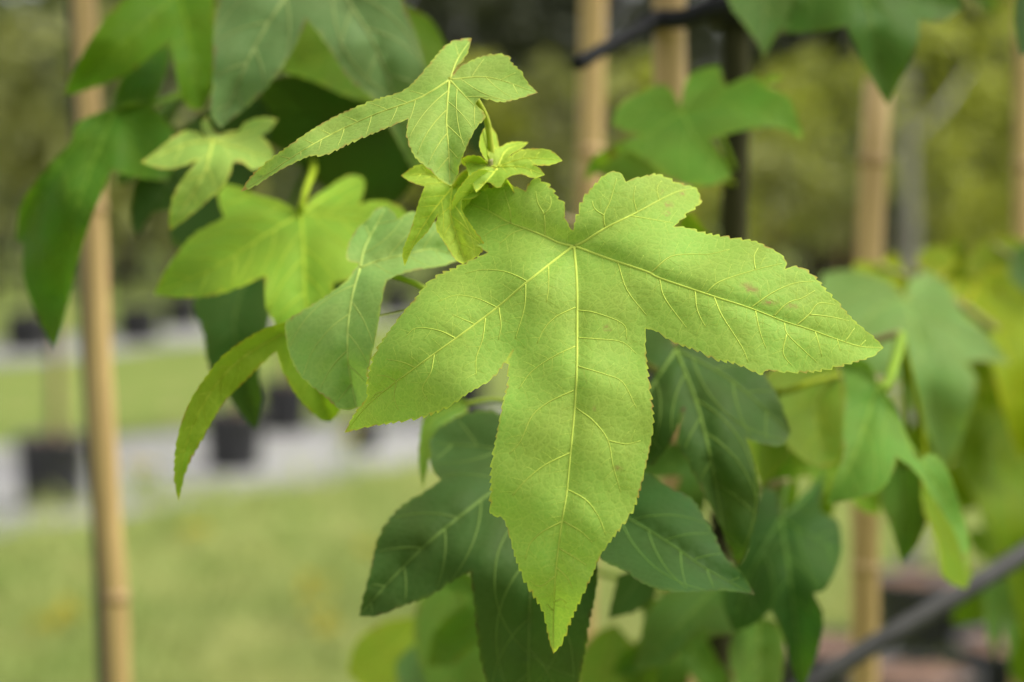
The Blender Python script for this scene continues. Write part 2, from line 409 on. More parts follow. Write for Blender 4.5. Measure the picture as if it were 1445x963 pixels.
for i, (px, py, mt) in enumerate(far):
    p = G(px, py)
    make_pot('nursery_pot', p[0], p[1], .34, .50, 'black plastic nursery pot in the far row along the second gravel strip', 'black nursery pots in the far row', .010)
    bg_tree('far_young_tree', p[0], p[1], random.uniform(3.3, 4.6), random.uniform(.9, 1.3), random.uniform(.9, 1.3), mt, .03, 'bushy young tree with %s foliage in the far row of pots' % FOL[mt], 'tree', 'far row trees with ' + FOL[mt] + ' foliage', 22, 60, .17, 'dark_bark')
# purple-leaved shrubs at the back right
for i, (px, py, h) in enumerate([(1120, 425, 2.3), (1185, 430, 2.4), (1400, 420, 2.2), (1300, 422, 2.0), (230, 430, 1.7)]):
    p = G(px, py)
    bg_tree('purple_shrub', p[0]+.5, p[1]+2, h, 1.0, .35, 'purple', .03, 'dark purple leaved shrub behind the far row of pots', 'shrub', 'purple shrubs behind the far row', 16, 80, .14, 'dark_bark', 1)
# pale grey trunk behind the right-hand cane
p = G(1287, 700)
bg_tree('grey_tree', P(1287, 330, 9.0)[0], 9.0, 3.4, .8, 1.85, 'lime', .042, 'young tree with a pale grey trunk behind the bamboo cane', 'tree', None, 24, 60, .10, 'grey_bark')
# distant wood: trees one can still tell apart in front, the rest as one mass
for i in range(16):
    x = -16 + i*2.3 + random.uniform(-.8, .8); y = random.uniform(46, 60)
    bg_tree('wood_tree', x, y, random.uniform(8.5, 12.5), random.uniform(1.9, 2.8), random.uniform(1.2, 2.4), random.choice(['deep', 'deep', 'mid']), .16,
            'tall dark tree at the edge of the distant wood', 'tree', 'trees at the edge of the distant wood', 30, 85, .42, 'dark_bark')
V, F = [], []
for i in range(760):
    c = np.array([random.uniform(-36, 36), random.uniform(64, 84), random.uniform(.5, 15.5)])
    leaf_cloud(V, F, c, random.uniform(1.2, 2.2), 75, .55)
tag(link('distant_wood', mesh('distant_wood', V, F, False), M['deep']), 'dark mass of woodland far behind the nursery rows', 'wood', kind='stuff')
# yellow-flowered weeds in the grass
for i, (px, py, hh) in enumerate([(105, 912, .17), (68, 915, .12), (445, 912, .26), (275, 778, .13), (455, 940, .2), (200, 700, .2), (490, 652, .24), (110, 690, .25), (520, 800, .1)]):
    p = G(px, py); t = empty('weed', (p[0], p[1], 0)); tag(t, 'small yellow flowered weed growing in the grass', 'weed', 'yellow weeds in the grass')
    V, F, V2, F2 = [], [], [], []
    for k in range(9):
        a = random.random()*6.283; l = random.uniform(.02, .07)
        e = np.array([math.cos(a)*l, math.sin(a)*l, hh*random.uniform(.7, 1.05)])
        tube_data(V, F, [np.zeros(3), e*np.array([.4, .4, .6]), e], [.003, .002, .0015], 4)
        leaf_cloud(V, F, e*.5, .035, 5, .05); leaf_cloud(V2, F2, e, .018, 12, .024)
    link('stems', mesh('stems', V, F, False), M['grass'], t); link('blossom', mesh('blossom', V2, F2, False), M['yellow'], t)

# ------------------------------------------------------------------ near pots at the lower right
for (px, py, r, h, lab) in [(1283, 945, .20, .36, 'black pot filled with reddish bark mulch under the slanting grey hose'),
                            (1448, 905, .21, .38, 'black pot half hidden by hanging leaves at the end of the hose'),
                            (1305, 812, .20, .36, 'black pot with brown mulch above the slanting grey hose'),
                            (1400, 818, .20, .36, 'black pot with dark red mulch where the hose meets the leaves'),
                            (1165, 905, .20, .36, 'black pot behind the foot of the bamboo cane')]:
    p = G(px, py, h); make_pot('mulch_pot', p[0], p[1], r, h, lab)

# ------------------------------------------------------------------ leaves
def tps(pts):
    pts = np.array(pts, float); X = pts[:, :2]/100; n = len(X)
    if n < 3: return lambda q: np.full(len(q), pts[:, 2].mean())
    D = np.linalg.norm(X[:, None]-X[None], axis=2); K = np.where(D > 0, D*D*np.log(D+1e-12), 0) + np.eye(n)*0.02
    A = np.zeros((n+3, n+3)); A[:n, :n] = K; A[:n, n] = 1; A[:n, n+1:] = X; A[n, :n] = 1; A[n+1:, :n] = X.T
    sol = np.linalg.lstsq(A, np.concatenate([pts[:, 2], np.zeros(3)]), rcond=None)[0]
    def f(q):
        q = np.asarray(q, float)/100; D = np.linalg.norm(q[:, None]-X[None], axis=2)
        K = np.where(D > 0, D*D*np.log(D+1e-12), 0)
        return K @ sol[:n] + sol[n] + q @ sol[n+1:]
    return f
def inside(poly, q):
    x, y = q[:, 0][:, None], q[:, 1][:, None]
    a, b = poly, np.roll(poly, -1, 0)
    c = ((a[:, 1] > y) != (b[:, 1] > y)) & (x < (b[:, 0]-a[:, 0])*(y-a[:, 1])/(b[:, 1]-a[:, 1]+1e-12)+a[:, 0])
    return c.sum(1) % 2 == 1
def segs(lines):
    a = np.concatenate([np.asarray(L)[:-1] for L in lines]); b = np.concatenate([np.asarray(L)[1:] for L in lines])
    return a, b-a
def segdist(q, lines, pre=None):
    a, ab = pre if pre is not None else segs(lines)
    l2 = (ab*ab).sum(1)+1e-12; best = np.empty(len(q))
    for i in range(0, len(q), 1024):
        d = q[i:i+1024, None, :]-a[None]
        t = np.clip((d*ab[None]).sum(2)/l2[None], 0, 1)
        d -= t[..., None]*ab[None]
        best[i:i+1024] = np.sqrt((d*d).sum(2).min(1))
    return best
def make_outline(raw, step, amp, pitch):
    """raw: (x, y[, 't'|'s']) ring. Smooth between tips and notches, then cut forward-pointing teeth."""
    n = len(raw); corner = [i for i, p in enumerate(raw) if len(p) > 2]
    out = []
    for a, ci in enumerate(corner):
        cj = corner[(a+1) % len(corner)]
        idx = [ci]; k = ci
        while k != cj or len(idx) == 1:
            k = (k+1) % n; idx.append(k)
            if k == cj: break
        pts = [np.array(raw[i][:2], float) for i in idx]
        c = resample(catmull(pts, 8), step)
        if amp > 0 and len(c) > 4:
            s = np.arange(len(c))*step; tan = np.gradient(c, axis=0); tan /= np.linalg.norm(tan, axis=1)[:, None]+1e-9
            nor = np.stack([tan[:, 1], -tan[:, 0]], 1)
            to_tip = raw[cj][2] == 't'
            ph = (s/pitch + .25*np.sin(s/pitch*1.3) + rng.random()) % 1.0
            if not to_tip: ph = 1-ph
            saw = np.where(ph < .78, (ph/.78)**.7, (1-ph)/.22)
            am = amp*(.85+.35*np.sin(s*.037+rng.random()*6))*np.minimum(1, np.minimum(np.arange(len(c)), np.arange(len(c))[::-1])/9)
            c = c + nor*(saw*am)[:, None]*SGN[0] + tan*((saw-.5)*am*.5*(1 if to_tip else -1))[:, None]
        out.append(c[:-1])
    return np.concatenate(out)
SGN = [1]
def area(p):
    q = np.roll(p, -1, 0); return .5*np.sum(p[:, 0]*q[:, 1]-q[:, 0]*p[:, 1])
def auto_veins(ribs, poly, spacing, ang=50, turn=1.5, maxlen=1e9, start=.12, minlen=14, first=10, stepn=4.0, stop=5.0):
    res = []
    A, AB = segs(ribs) if ribs else (None, None)
    own = np.concatenate([np.full(len(r)-1, k) for k, r in enumerate(ribs)]) if ribs else None
    for ri, r in enumerate(ribs):
        pre = (A[own != ri], AB[own != ri]); others = len(pre[0])
        c = resample(r, 3.0); L = len(c)*3.0; s = max(spacing*.5, L*start); side = 1
        while s < L*.95:
            i = min(len(c)-2, int(s/3)); t = c[i+1]-c[max(0, i-1)]; t = t/(np.linalg.norm(t)+1e-9)
            a = R(ang+random.uniform(-8, 8))*side; p = c[i].copy(); path = [p.copy()]; ln = 0
            ta = math.atan2(t[1], t[0]); cur = ta+a
            while ln < maxlen:
                p = p+np.array([math.cos(cur), math.sin(cur)])*stepn; ln += stepn
                cur -= side*R(turn)*random.uniform(.3, 1.7)
                pp = p[None]
                if not inside(poly, pp)[0]: break
                if ln > first and others and segdist(pp, None, pre)[0] < stop: break
                path.append(p.copy())
            if len(path)*stepn > minlen: res.append(np.array(path[:-1] if len(path) > 3 else path))
            s += spacing*random.uniform(.35, .75); side = -side
    return res
def leaf(parent, outline, ribs, dep, color, amp=2.4, pitch=15, step=5.0, grid=12.0, quilt=0.0019, qw=14.0, rib_w=2.2, sec=None, sec_auto=38, ter=False, name='leaf', petiole=None, pet_r=None, blem=(), label=None, wave=0.0, rim=4.0, fold=0.007, fw=60.0, vk=1.0):
    raw = outline; step = min(step, 4.0)
    pp = np.array([p[:2] for p in raw], float); SGN[0] = 1 if area(pp) > 0 else -1
    poly = make_outline(raw, step, amp, pitch)
    f = tps(dep)
    ribs = [np.array(catmull(r, 6)) for r in ribs]
    sec = [np.array(catmull(s, 4)) for s in (sec or [])]
    if sec_auto: sec = sec + auto_veins(ribs, poly, sec_auto)
    ter_l = auto_veins(sec, poly, 17, 68, 2.5, 24, .1, 6, 4, 3.0, 2.5) + auto_veins(ribs, poly, 20, 75, .5, 22, .05, 6, 4, 3.0, 2.5) if ter else []
    pre_r = segs(ribs); pre_s = segs(sec) if sec else None; pre_p = segs([np.vstack([poly, poly[:1]])])
    # interior points
    lo, hi = poly.min(0), poly.max(0)
    gx, gy = np.meshgrid(np.arange(lo[0], hi[0], grid), np.arange(lo[1], hi[1], grid))
    gx = gx + (np.arange(gx.shape[0]) % 2)[:, None]*grid*.5
    q = np.stack([gx.ravel(), gy.ravel()], 1) + rng.uniform(-.18, .18, (gx.size, 2))*grid
    q = q[inside(poly, q)]
    q = q[segdist(q, None, pre_p) > grid*.45]
    rp = [resample(r, max(grid*.7, 3)) for r in ribs+sec]
    rp = np.concatenate(rp); rp = rp[inside(poly, rp)]; rp = rp[segdist(rp, None, pre_p) > 2.0]
    if len(rp) > 2:                                   # drop near-duplicate vein points
        keep = []
        for p_ in rp:
            if not keep or np.min(np.abs(np.array(keep)-p_).sum(1)) > 2.0: keep.append(p_)
        rp = np.array(keep)
    if len(q): q = q[np.min(np.linalg.norm(q[:, None]-rp[None], axis=2), axis=1) > grid*.4] if len(rp) else q
    allp = np.concatenate([poly, rp, q]); n = len(poly)
    co, ed, fa, *_ = delaunay_2d_cdt([Vector(p) for p in allp], [(i, (i+1) % n) for i in range(n)], [], 1, 1e-4)
    co = np.array([tuple(c) for c in co]); tri = [t for t in fa]
    edge_d = segdist(co, None, pre_p)
    # quilting: veins lie in valleys, the blade swells between them
    def depth(qq, off=0.0):
        d = f(qq); dr = segdist(qq, None, pre_r); ds = segdist(qq, None, pre_s) if sec else np.full(len(qq), 99.)
        b = quilt*(1-np.exp(-(dr/qw)**2)) + quilt*.45*(1-np.exp(-(ds/(qw*.55))**2))
        b = b + fold*(1-np.exp(-(dr/fw)))
        w = wave*(np.sin(qq[:, 0]*.045+qq[:, 1]*.031+lo[0])+.7*np.sin(qq[:, 0]*-.028+qq[:, 1]*.06+lo[1])) if wave else 0
        return d - b + w + off
    d = depth(co)
    W = np.stack([P(x, y, z) for (x, y), z in zip(co, d)])
    base2 = ribs[0][0]; base = P(base2[0], base2[1], depth(base2[None])[0])
    # face the viewer: triangles wound so that normals look back at the camera
    fix = []
    for t in tri:
        if len(t) != 3: continue
        a, b, c = (co[i] for i in t); s_ = (b[0]-a[0])*(c[1]-a[1])-(b[1]-a[1])*(c[0]-a[0])
        fix.append(tuple(t) if s_ < 0 else tuple(t[::-1]))
    me = mesh('leaf', W-base, fix)
    at = me.attributes.new('margin', 'FLOAT', 'POINT'); at.data.foreach_set('value', np.clip(1-edge_d/rim, 0, 1).astype(np.float32))
    bv = np.zeros(len(co))
    for (bx, by, rx, ry, an) in blem:
        u = (co-np.array([bx, by])); ca, sa = math.cos(R(an)), math.sin(R(an))
        uu, vv = u[:, 0]*ca+u[:, 1]*sa, -u[:, 0]*sa+u[:, 1]*ca
        bv = np.maximum(bv, np.clip(1.6-1.6*((uu/rx)**2+(vv/ry)**2)**.5, 0, 1))
    at = me.attributes.new('blemish', 'FLOAT', 'POINT'); at.data.foreach_set('value', bv.astype(np.float32))
    o = link(name, me, M['leaf'], parent, base - wloc(parent)); o.color = (*color, 1)
    if label: o['label'] = label
    mm = np.mean([x[2] for x in dep])/FPX          # metres per pixel
    def vein_tube(V, F, line, w0, w1, sides):
        l = resample(line, max(step, 5)) if len(line) > 1 else line
        if len(l) < 2: return
        dd = depth(l, -w0*mm*.22); pts = [P(x, y, z)-base for (x, y), z in zip(l, dd)]
        tube_data(V, F, pts, list(np.linspace(w0*mm*.5, w1*mm*.5, len(pts))), sides, .40, True, -FW)
    for r in ribs:
        V, F = [], []; vein_tube(V, F, r, rib_w*1.9, rib_w*.5, 6)
        k = link('vein', mesh('vein', V, F), M['vein'], o); k.color = [c_*vk for c_ in color]+[1]
    if sec:
        V, F = [], []
        for s_ in sec: vein_tube(V, F, s_, rib_w*.90, rib_w*.38, 4)
        for s_ in ter_l: vein_tube(V, F, s_, rib_w*.24, rib_w*.15, 3)
        k = link('side_veins', mesh('side_veins', V, F), M['vein'], o); k.color = [c_*vk for c_ in color]+[1]; k['kind'] = 'stuff'
    if petiole:
        pts = [base + np.array([0, .0004, 0])] + [P(*p) for p in petiole]
        pts = catmull(pts, 6); r_ = pet_r or rib_w*.9*mm*.8; V, F = [], []
        tube_data(V, F, [p-base for p in pts], list(np.linspace(r_*.85, r_*1.1, len(pts))), 8)
        k = link('petiole', mesh('petiole', V, F), M['petiole'], o); k.color = o.color
    return o

TREES = {}
def plant(name, px, d, label):
    b = P(px, 481, d); t = empty(name, (b[0], b[1], 0)); tag(t, label, 'tree'); return t
main = plant('sweetgum_sapling', 1030, 1.10, 'sweetgum sapling with star shaped green leaves tied to a cane by black rubber')
# trunk and branches
def line3(*pts): return [P(*p) for p in pts]
def from_ground(*pts):
    l = line3(*pts); g = l[-1].copy(); dirv = l[-1]-l[-2]; t = (-0.02-g[2])/dirv[2]
    e = g+dirv*t*np.array([.3, .3, 1]); return l+[(l[-1]+e)/2, e]
tr = from_ground((1046, -700, 1.10), (1044, -260, 1.10), (1040, 0, 1.10), (1036, 330, 1.10), (1024, 700, 1.10), (1012, 980, 1.11))
tp = catmull(tr, 8); tube('trunk', tp[::-1], list(np.linspace(.0085, .0052, len(tp))), M['bark'], main, 14)
def branch(pts, r0, r1, mat='brown_twig', parent=None):
    c = catmull(line3(*pts), 8); return tube('branch', c, list(np.linspace(r0, r1, len(c))), M[mat], parent or main, 8)
branch([(1030, 560, 1.10), (930, 520, .95), (820, 440, .80), (735, 360, .715), (702, 300, .700), (694, 255, .692), (690, 225, .690)], .0035, .0013, 'twig')
branch([(1036, 380, 1.10), (860, 330, 1.08), (640, 270, 1.05), (500, 225, 1.03), (438, 215, 1.02), (330, 185, 1.01), (262, 130, 1.0), (272, 30, 1.0), (290, -90, 1.0)], .0034, .0012)
branch([(1041, -60, 1.10), (860, -130, 1.0), (640, -120, .92), (470, -90, .88)], .0035, .0018)
branch([(1032, 470, 1.10), (1120, 500, 1.03), (1200, 490, .98), (1270, 470, .96)], .003, .0015)
branch([(1020, 800, 1.10), (960, 760, 1.0), (900, 690, .90), (850, 640, .85)], .003, .0016)
branch([(1043, -200, 1.10), (1110, -150, 1.02), (1180, -90, .98)], .003, .0016)
branch([(1026, 700, 1.10), (1070, 690, 1.03), (1110, 680, .99)], .0028, .0016)

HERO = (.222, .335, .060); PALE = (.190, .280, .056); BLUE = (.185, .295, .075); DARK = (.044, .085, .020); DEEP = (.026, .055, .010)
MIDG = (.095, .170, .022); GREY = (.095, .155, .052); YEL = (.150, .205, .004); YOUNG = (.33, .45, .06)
# --- the large leaf in focus
hero = [(809,326,'s'),(804,322),(795,304),(796,290),(785,280),(778,268),(768,259),(755,255,),(746,261),(742,269,'s'),(730,266),(718,262),(710,264),(689,268),(672,274),(660,280),(653,290,'t'),
 (653,316),(660,328),(669,339),(678,348),(688,357,'s'),(669,367),(643,380),(622,389),(604,402),(588,421),(570,441),(553,464),(533,495),(521,532),(519,562),(503,582),(486,611,'t'),
 (513,603),(545,597),(594,587),(632,573),(659,555),(692,535),(711,511),(724,494,'s'),(719,508),(719,538),(711,568),(703,608),(696,652),(695,690),(694,724),(711,731),(721,760),(730,790),(746,826),(767,861),(775,900),(781,923,'t'),
 (792,906),(806,869),(833,815),(849,779),(882,733),(895,711),(909,663),(917,625),(920,592),(914,538),(910,494),(911,464,'s'),
 (927,467),(945,479),(962,486),(987,494),(1012,506),(1036,511),(1061,522),(1074,528),(1082,522),(1104,524),(1128,524),(1153,522),(1181,516),(1209,509),(1231,502),(1247,491,'t'),
 (1234,478),(1217,464),(1200,449),(1181,428),(1164,411),(1149,393),(1134,381),(1120,377),(1108,380,'s'),(1109,370),(1100,359),(1086,351),(1065,342),(1036,338),(1015,335),(994,331),(966,322),(951,320,'s'),
 (961,308),(973,296),(987,285),(983,265,'t'),(962,262),(943,254),(927,247),(909,250),(893,253),(883,257,'s'),(878,248),(869,243),(855,247),(846,256),(832,271),(823,284),(819,298),(813,313)]
hribs = [[(810,348),(814,400),(814.5,467),(814,521),(811,576),(805,641),(800,695),(792,744),(784,809),(781,874),(780.5,920)],
 [(809,348),(788,343),(771,335),(742,323),(718,314),(689,298),(658,286)],
 [(809,349),(803,352),(743,399),(702,434),(643,478),(586,519),(523,568),(489,608)],
 [(811,348),(860,366),(913,384),(931,393),(1008,419),(1058,435),(1104,453),(1142,465),(1181,479),(1213,489),(1244,491)],
 [(811,347),(823,342),(855,322),(897,301),(930,283),(955,271),(978,266)]]
hsec = [[(812,489),(784,502),(751,524),(732,549)],[(815,517),(855,529),(879,540),(898,576)],[(810,551),(776,567),(751,587),(735,622),(719,641)],[(813,576),(838,595),(858,622),(865,657),(876,695)],
 [(805,639),(768,657),(741,679),(723,700)],[(801,691),(827,706),(844,728),(855,755)],[(858,622),(884,627),(904,622)],[(794,736),(768,749),(749,766),(741,790)],[(796,736),(822,752),(836,766)],[(789,774),(811,787),(828,798)],
 [(783,814),(762,828),(749,820)],[(785,801),(800,815),(808,831)],[(781,862),(771,853)],[(781,850),(793,846),(799,852)],[(812,434),(785,447),(768,464),(758,485)],[(814,438),(841,442),(880,458),(884,480)],[(815,477),(846,479),(878,483),(898,500)],
 [(745,398),(730,390),(710,383),(681,381),(656,386)],[(701,434),(672,421),(643,417),(618,426)],[(670,458),(654,451),(638,444)],[(643,478),(620,467),(588,463),(572,476)],[(586,519),(567,511),(545,507)],[(560,538),(545,531),(532,530)],[(540,553),(530,556),(522,566)],
 [(774,376),(774,406),(771,427)],[(742,401),(740,435),(727,479)],[(704,434),(707,461),(703,480)],[(685,449),(681,479),(672,505),(672,530)],[(613,500),(608,526),(596,548),(604,566)],[(560,540),(556,560),(562,578)],
 [(769,334),(768,304),(759,287),(756,270)],[(768,303),(777,290),(777,277)],[(721,314),(720,298),(714,278),(711,268)],[(689,298),(689,285),(687,275)],[(742,323),(722,330),(705,345)],[(720,315),(700,322),(682,334)],
 [(854,322),(852,304),(861,284),(870,252)],[(852,304),(839,295),(836,284)],[(899,300),(894,280),(897,262)],[(890,305),(920,310),(950,315)],[(930,283),(927,266),(934,255)],
 [(918,386),(945,363),(976,359),(1001,359),(1030,352)],[(996,415),(1015,398),(1066,381),(1104,372)],[(1066,381),(1064,362),(1070,350)],[(1059,435),(1089,414),(1121,400),(1150,397)],[(1091,448),(1111,428),(1132,421),(1150,410)],[(1123,460),(1142,444),(1155,428),(1178,430)],[(1142,444),(1170,447),(1198,453)],[(1192,483),(1206,463)],
 [(872,371),(885,410),(913,446)],[(931,395),(938,421),(969,463)],[(981,411),(984,438),(996,462)],[(1008,420),(1019,446),(1047,490),(1056,512)],[(1066,439),(1072,467),(1081,492)],[(1107,456),(1111,472),(1139,499),(1153,512)],[(1110,472),(1105,499),(1118,517)],[(1150,468),(1156,488),(1160,504)],[(1181,479),(1186,496)],[(1213,489),(1222,480)]]
hdep = [(810,347,.668),(809,326,.668),(653,300,.690),(730,290,.676),(985,268,.692),(900,270,.676),(688,357,.673),(951,320,.672),(743,399,.656),(643,478,.648),(560,520,.652),(487,610,.676),
        (724,494,.652),(911,464,.652),(920,390,.655),(1008,419,.648),(1104,453,.648),(1181,479,.656),(1246,492,.676),(1109,375,.660),(1074,526,.642),(814,521,.640),(800,695,.628),(700,690,.634),(905,660,.634),(784,809,.627),(780,922,.636)]
leaf(main, hero, hribs, hdep, HERO, amp=4.0, pitch=13, step=2.0, grid=6.0, quilt=.0007, qw=12, rib_w=2.2, sec=hsec, sec_auto=0, ter=True, petiole=[(808,336,.671),(800,370,.690),(770,400,.71),(745,370,.716)], pet_r=.0008,
     blem=[(1060,408,17,6,25),(1087,427,15,4,-8),(1118,432,13,3,-10),(944,287,8,4,-10),(962,272,7,4,-20),(933,270,6,3,0),(941,302,6,3,0),(838,578,5,3,0),(872,662,6,3,0),(900,640,16,2.5,-4),(858,463,6,4,0)], label='large bright yellow green five lobed leaf in sharp focus', wave=.0006, rim=4.5, fold=.0028, fw=45, vk=1.0)
# --- pale leaf above it
o1 = [(637,108,'s'),(645,93),(658,76),(666,54,'t'),(652,56),(630,65),(608,89),(589,111),(567,130),(522,145),(462,171),(413,203),(361,244),(339,271,'t'),(357,263),(395,240),(436,220),(458,218),(499,199),(544,181),(576,168,'s'),
      (575,185),(578,203),(589,224),(608,240),(623,255),(637,263,'t'),(645,246),(649,229),(658,207),(671,181),(684,164),(671,147,'s'),(679,138),(708,143),(735,138),(759,131,'t'),(742,115),(735,102),(720,89),(716,80),(694,78),(671,84),(649,95)]
leaf(main, o1, [[(634,113),(630,170),(633,210),(635,258)],[(633,114),(590,140),(522,165),(440,205),(345,268)],[(635,113),(690,110),(755,130)],[(635,112),(645,85),(663,58)],[(635,114),(655,135),(672,152)]],
     [(634,113,.672),(339,271,.672),(440,205,.662),(576,168,.655),(635,258,.640),(684,164,.655),(757,131,.668),(700,85,.684),(664,57,.695),(567,132,.674),(462,172,.676)], PALE, amp=2.6, pitch=11, step=2.5, grid=8, rib_w=1.9, sec_auto=34,
     petiole=[(660,125,.684),(685,165,.690),(692,205,.692),(698,262,.694)], pet_r=.0010, wave=.0006, label='pale green leaf seen nearly edge on')
# --- blue green cupped leaf
o2 = [(507,372,'s'),(489,366),(492,342,'t'),(505,322),(519,310),(530,296),(544,291,'t'),(556,300),(561,309,'s'),(584,300),(620,318),(640,345),(648,367,'t'),(624,375),(592,380),(564,387),(546,396,'s'),(541,412),(537,434),(530,474),(521,512),(517,536),(520,558),(519,571,'t'),
      (484,578),(459,559),(424,529),(409,500),(403,470),(404,454),(414,447),(459,420),(490,396,'s')]
leaf(main, o2, [[(508,379),(497,420),(491,465),(491,510),(498,552),(503,575)],[(508,379),(530,370),(570,360),(610,352),(642,362)],[(508,379),(515,350),(530,320),(543,295)]],
     [(508,379,.718),(497,420,.706),(491,500,.692),(508,572,.690),(404,458,.716),(430,530,.704),(535,440,.700),(519,535,.690),(546,396,.712),(600,350,.728),(646,366,.735),(544,292,.742),(490,345,.735)], BLUE, amp=2.0, pitch=13, step=3, grid=9, rib_w=2.2, sec_auto=46,
     petiole=[(540,386,.724),(580,398,.722),(640,420,.720),(720,375,.717)], pet_r=.0010, quilt=.002, wave=.0008, label='blue green cupped leaf with yellow midrib')
# --- curling lobes behind it
o2b = [(404,454,'s'),(364,469),(320,499),(290,534),(265,574),(250,624),(247,674),(252,708,'t'),(262,664),(282,624),(315,569),(344,539),(374,509),(390,496,'s'),(402,530),(424,564),(452,592),(466,596,'t'),(478,582),(480,560),(470,520),(450,480),(425,455)]
leaf(main, o2b, [[(430,462),(385,478),(330,515),(290,565),(262,630),(251,700)],[(430,462),(435,505),(450,550),(465,592)]],
     [(430,462,.752),(385,478,.742),(330,515,.728),(290,565,.720),(262,630,.716),(251,705,.718),(300,520,.715),(320,560,.735),(400,500,.752),(450,550,.760),(470,590,.770)], (.130,.200,.016), amp=2.0, pitch=14, step=3, grid=10, rib_w=1.6, sec_auto=40,
     petiole=[(480,455,.752),(600,430,.735),(725,365,.717)], label='narrow yellow green lobe curling down')
# --- light green leaf left of it
o3 = [(422,300,'s'),(395,285),(364,276),(338,264),(318,260,'t'),(308,276),(316,308,'s'),(290,322),(265,340),(235,380),(217,416,'t'),(250,420),(300,416),(340,404),(374,390,'s'),(376,430),(388,455),(412,500),(440,530,'t'),(462,490),(472,440),(470,400,'s'),(510,390),(560,360),(590,320,'t'),(560,290),(530,284),(508,288,'s'),(515,262),(512,250,'t'),(492,248),(460,268),(436,284)]
leaf(main, o3, [[(424,302),(428,350),(430,410),(437,500)],[(424,302),(370,335),(300,380),(222,414)],[(424,302),(370,285),(322,264)],[(424,302),(465,275),(508,254)],[(424,302),(490,310),(585,322)]],
     [(424,302,.865),(300,380,.84),(217,416,.85),(320,262,.89),(430,450,.83),(440,530,.835),(510,254,.90),(590,322,.87)], (.170,.285,.026), step=5, grid=16, rib_w=2.6, petiole=[(426,288,.862),(434,262,.875),(442,240,.93),(440,216,1.018)], pet_r=.0014, wave=.0012)
# --- small pale star leaf
o4 = [(292,196,'s'),(284,176),(292,163,'t'),(299,180),(310,190,'s'),(332,189),(349,173),(372,166),(392,168,'t'),(382,183),(369,192,'s'),(382,206),(386,226,'t'),(362,239),(342,230),(329,229,'s'),(319,256),(283,292),(250,318),(240,326,'t'),(239,309),(246,276),(266,243),(279,226,'s'),(253,236),(226,238),(198,229,'t'),(226,209),(253,189),(276,186)]
leaf(main, o4, [[(300,200),(290,240),(265,285),(242,323)],[(300,200),(260,205),(202,229)],[(300,200),(345,190),(388,169)],[(300,200),(345,212),(382,225)],[(300,200),(294,185),(292,166)]],
     [(300,200,.83),(240,326,.815),(198,229,.82),(392,168,.86),(384,226,.83),(290,250,.815),(292,165,.85)], (.195,.29,.055), step=4, grid=13, rib_w=2.2, petiole=[(318,190,.85),(340,190,.9),(372,198,1.012)], pet_r=.001, wave=.001)
# --- dark drooping leaf at the far left
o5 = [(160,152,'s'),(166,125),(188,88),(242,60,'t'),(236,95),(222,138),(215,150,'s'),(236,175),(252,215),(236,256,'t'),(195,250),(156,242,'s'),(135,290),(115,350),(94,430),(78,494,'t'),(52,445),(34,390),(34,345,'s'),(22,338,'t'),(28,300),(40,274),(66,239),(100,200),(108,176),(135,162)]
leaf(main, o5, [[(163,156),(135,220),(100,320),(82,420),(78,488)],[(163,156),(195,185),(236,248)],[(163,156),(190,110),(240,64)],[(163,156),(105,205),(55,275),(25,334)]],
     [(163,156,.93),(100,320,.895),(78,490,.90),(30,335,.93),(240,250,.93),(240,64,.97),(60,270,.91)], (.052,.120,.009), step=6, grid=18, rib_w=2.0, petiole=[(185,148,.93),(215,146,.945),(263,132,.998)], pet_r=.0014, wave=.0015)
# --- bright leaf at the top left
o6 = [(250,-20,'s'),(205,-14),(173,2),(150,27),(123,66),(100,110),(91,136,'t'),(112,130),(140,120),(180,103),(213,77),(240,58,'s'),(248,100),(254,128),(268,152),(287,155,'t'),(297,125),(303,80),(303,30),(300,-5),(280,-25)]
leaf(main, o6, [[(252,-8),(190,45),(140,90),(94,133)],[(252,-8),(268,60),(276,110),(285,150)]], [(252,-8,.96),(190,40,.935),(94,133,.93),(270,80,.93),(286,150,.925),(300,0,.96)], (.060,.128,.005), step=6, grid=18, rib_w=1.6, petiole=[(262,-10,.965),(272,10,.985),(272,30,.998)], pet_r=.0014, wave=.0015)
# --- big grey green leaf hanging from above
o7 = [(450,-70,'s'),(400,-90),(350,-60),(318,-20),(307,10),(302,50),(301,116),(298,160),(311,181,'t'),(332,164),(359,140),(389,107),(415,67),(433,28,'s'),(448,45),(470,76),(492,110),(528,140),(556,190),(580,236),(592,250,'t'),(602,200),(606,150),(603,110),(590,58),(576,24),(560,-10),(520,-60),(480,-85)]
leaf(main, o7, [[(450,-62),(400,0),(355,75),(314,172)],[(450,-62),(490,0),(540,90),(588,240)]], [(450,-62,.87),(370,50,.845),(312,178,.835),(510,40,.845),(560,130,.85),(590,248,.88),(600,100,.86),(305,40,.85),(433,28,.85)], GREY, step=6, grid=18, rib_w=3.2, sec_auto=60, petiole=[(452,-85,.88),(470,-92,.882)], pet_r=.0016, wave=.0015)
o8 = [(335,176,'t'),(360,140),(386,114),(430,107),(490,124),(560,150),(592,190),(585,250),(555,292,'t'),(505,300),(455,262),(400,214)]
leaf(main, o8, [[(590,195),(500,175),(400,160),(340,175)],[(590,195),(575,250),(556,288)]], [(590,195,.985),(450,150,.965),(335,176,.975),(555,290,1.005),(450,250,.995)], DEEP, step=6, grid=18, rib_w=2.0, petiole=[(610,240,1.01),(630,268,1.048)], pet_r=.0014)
o9 = [(430,10,'t'),(500,-10),(570,8),(608,30),(630,66,'t'),(612,100),(560,140),(505,140),(440,113),(398,102,'t'),(410,60)]
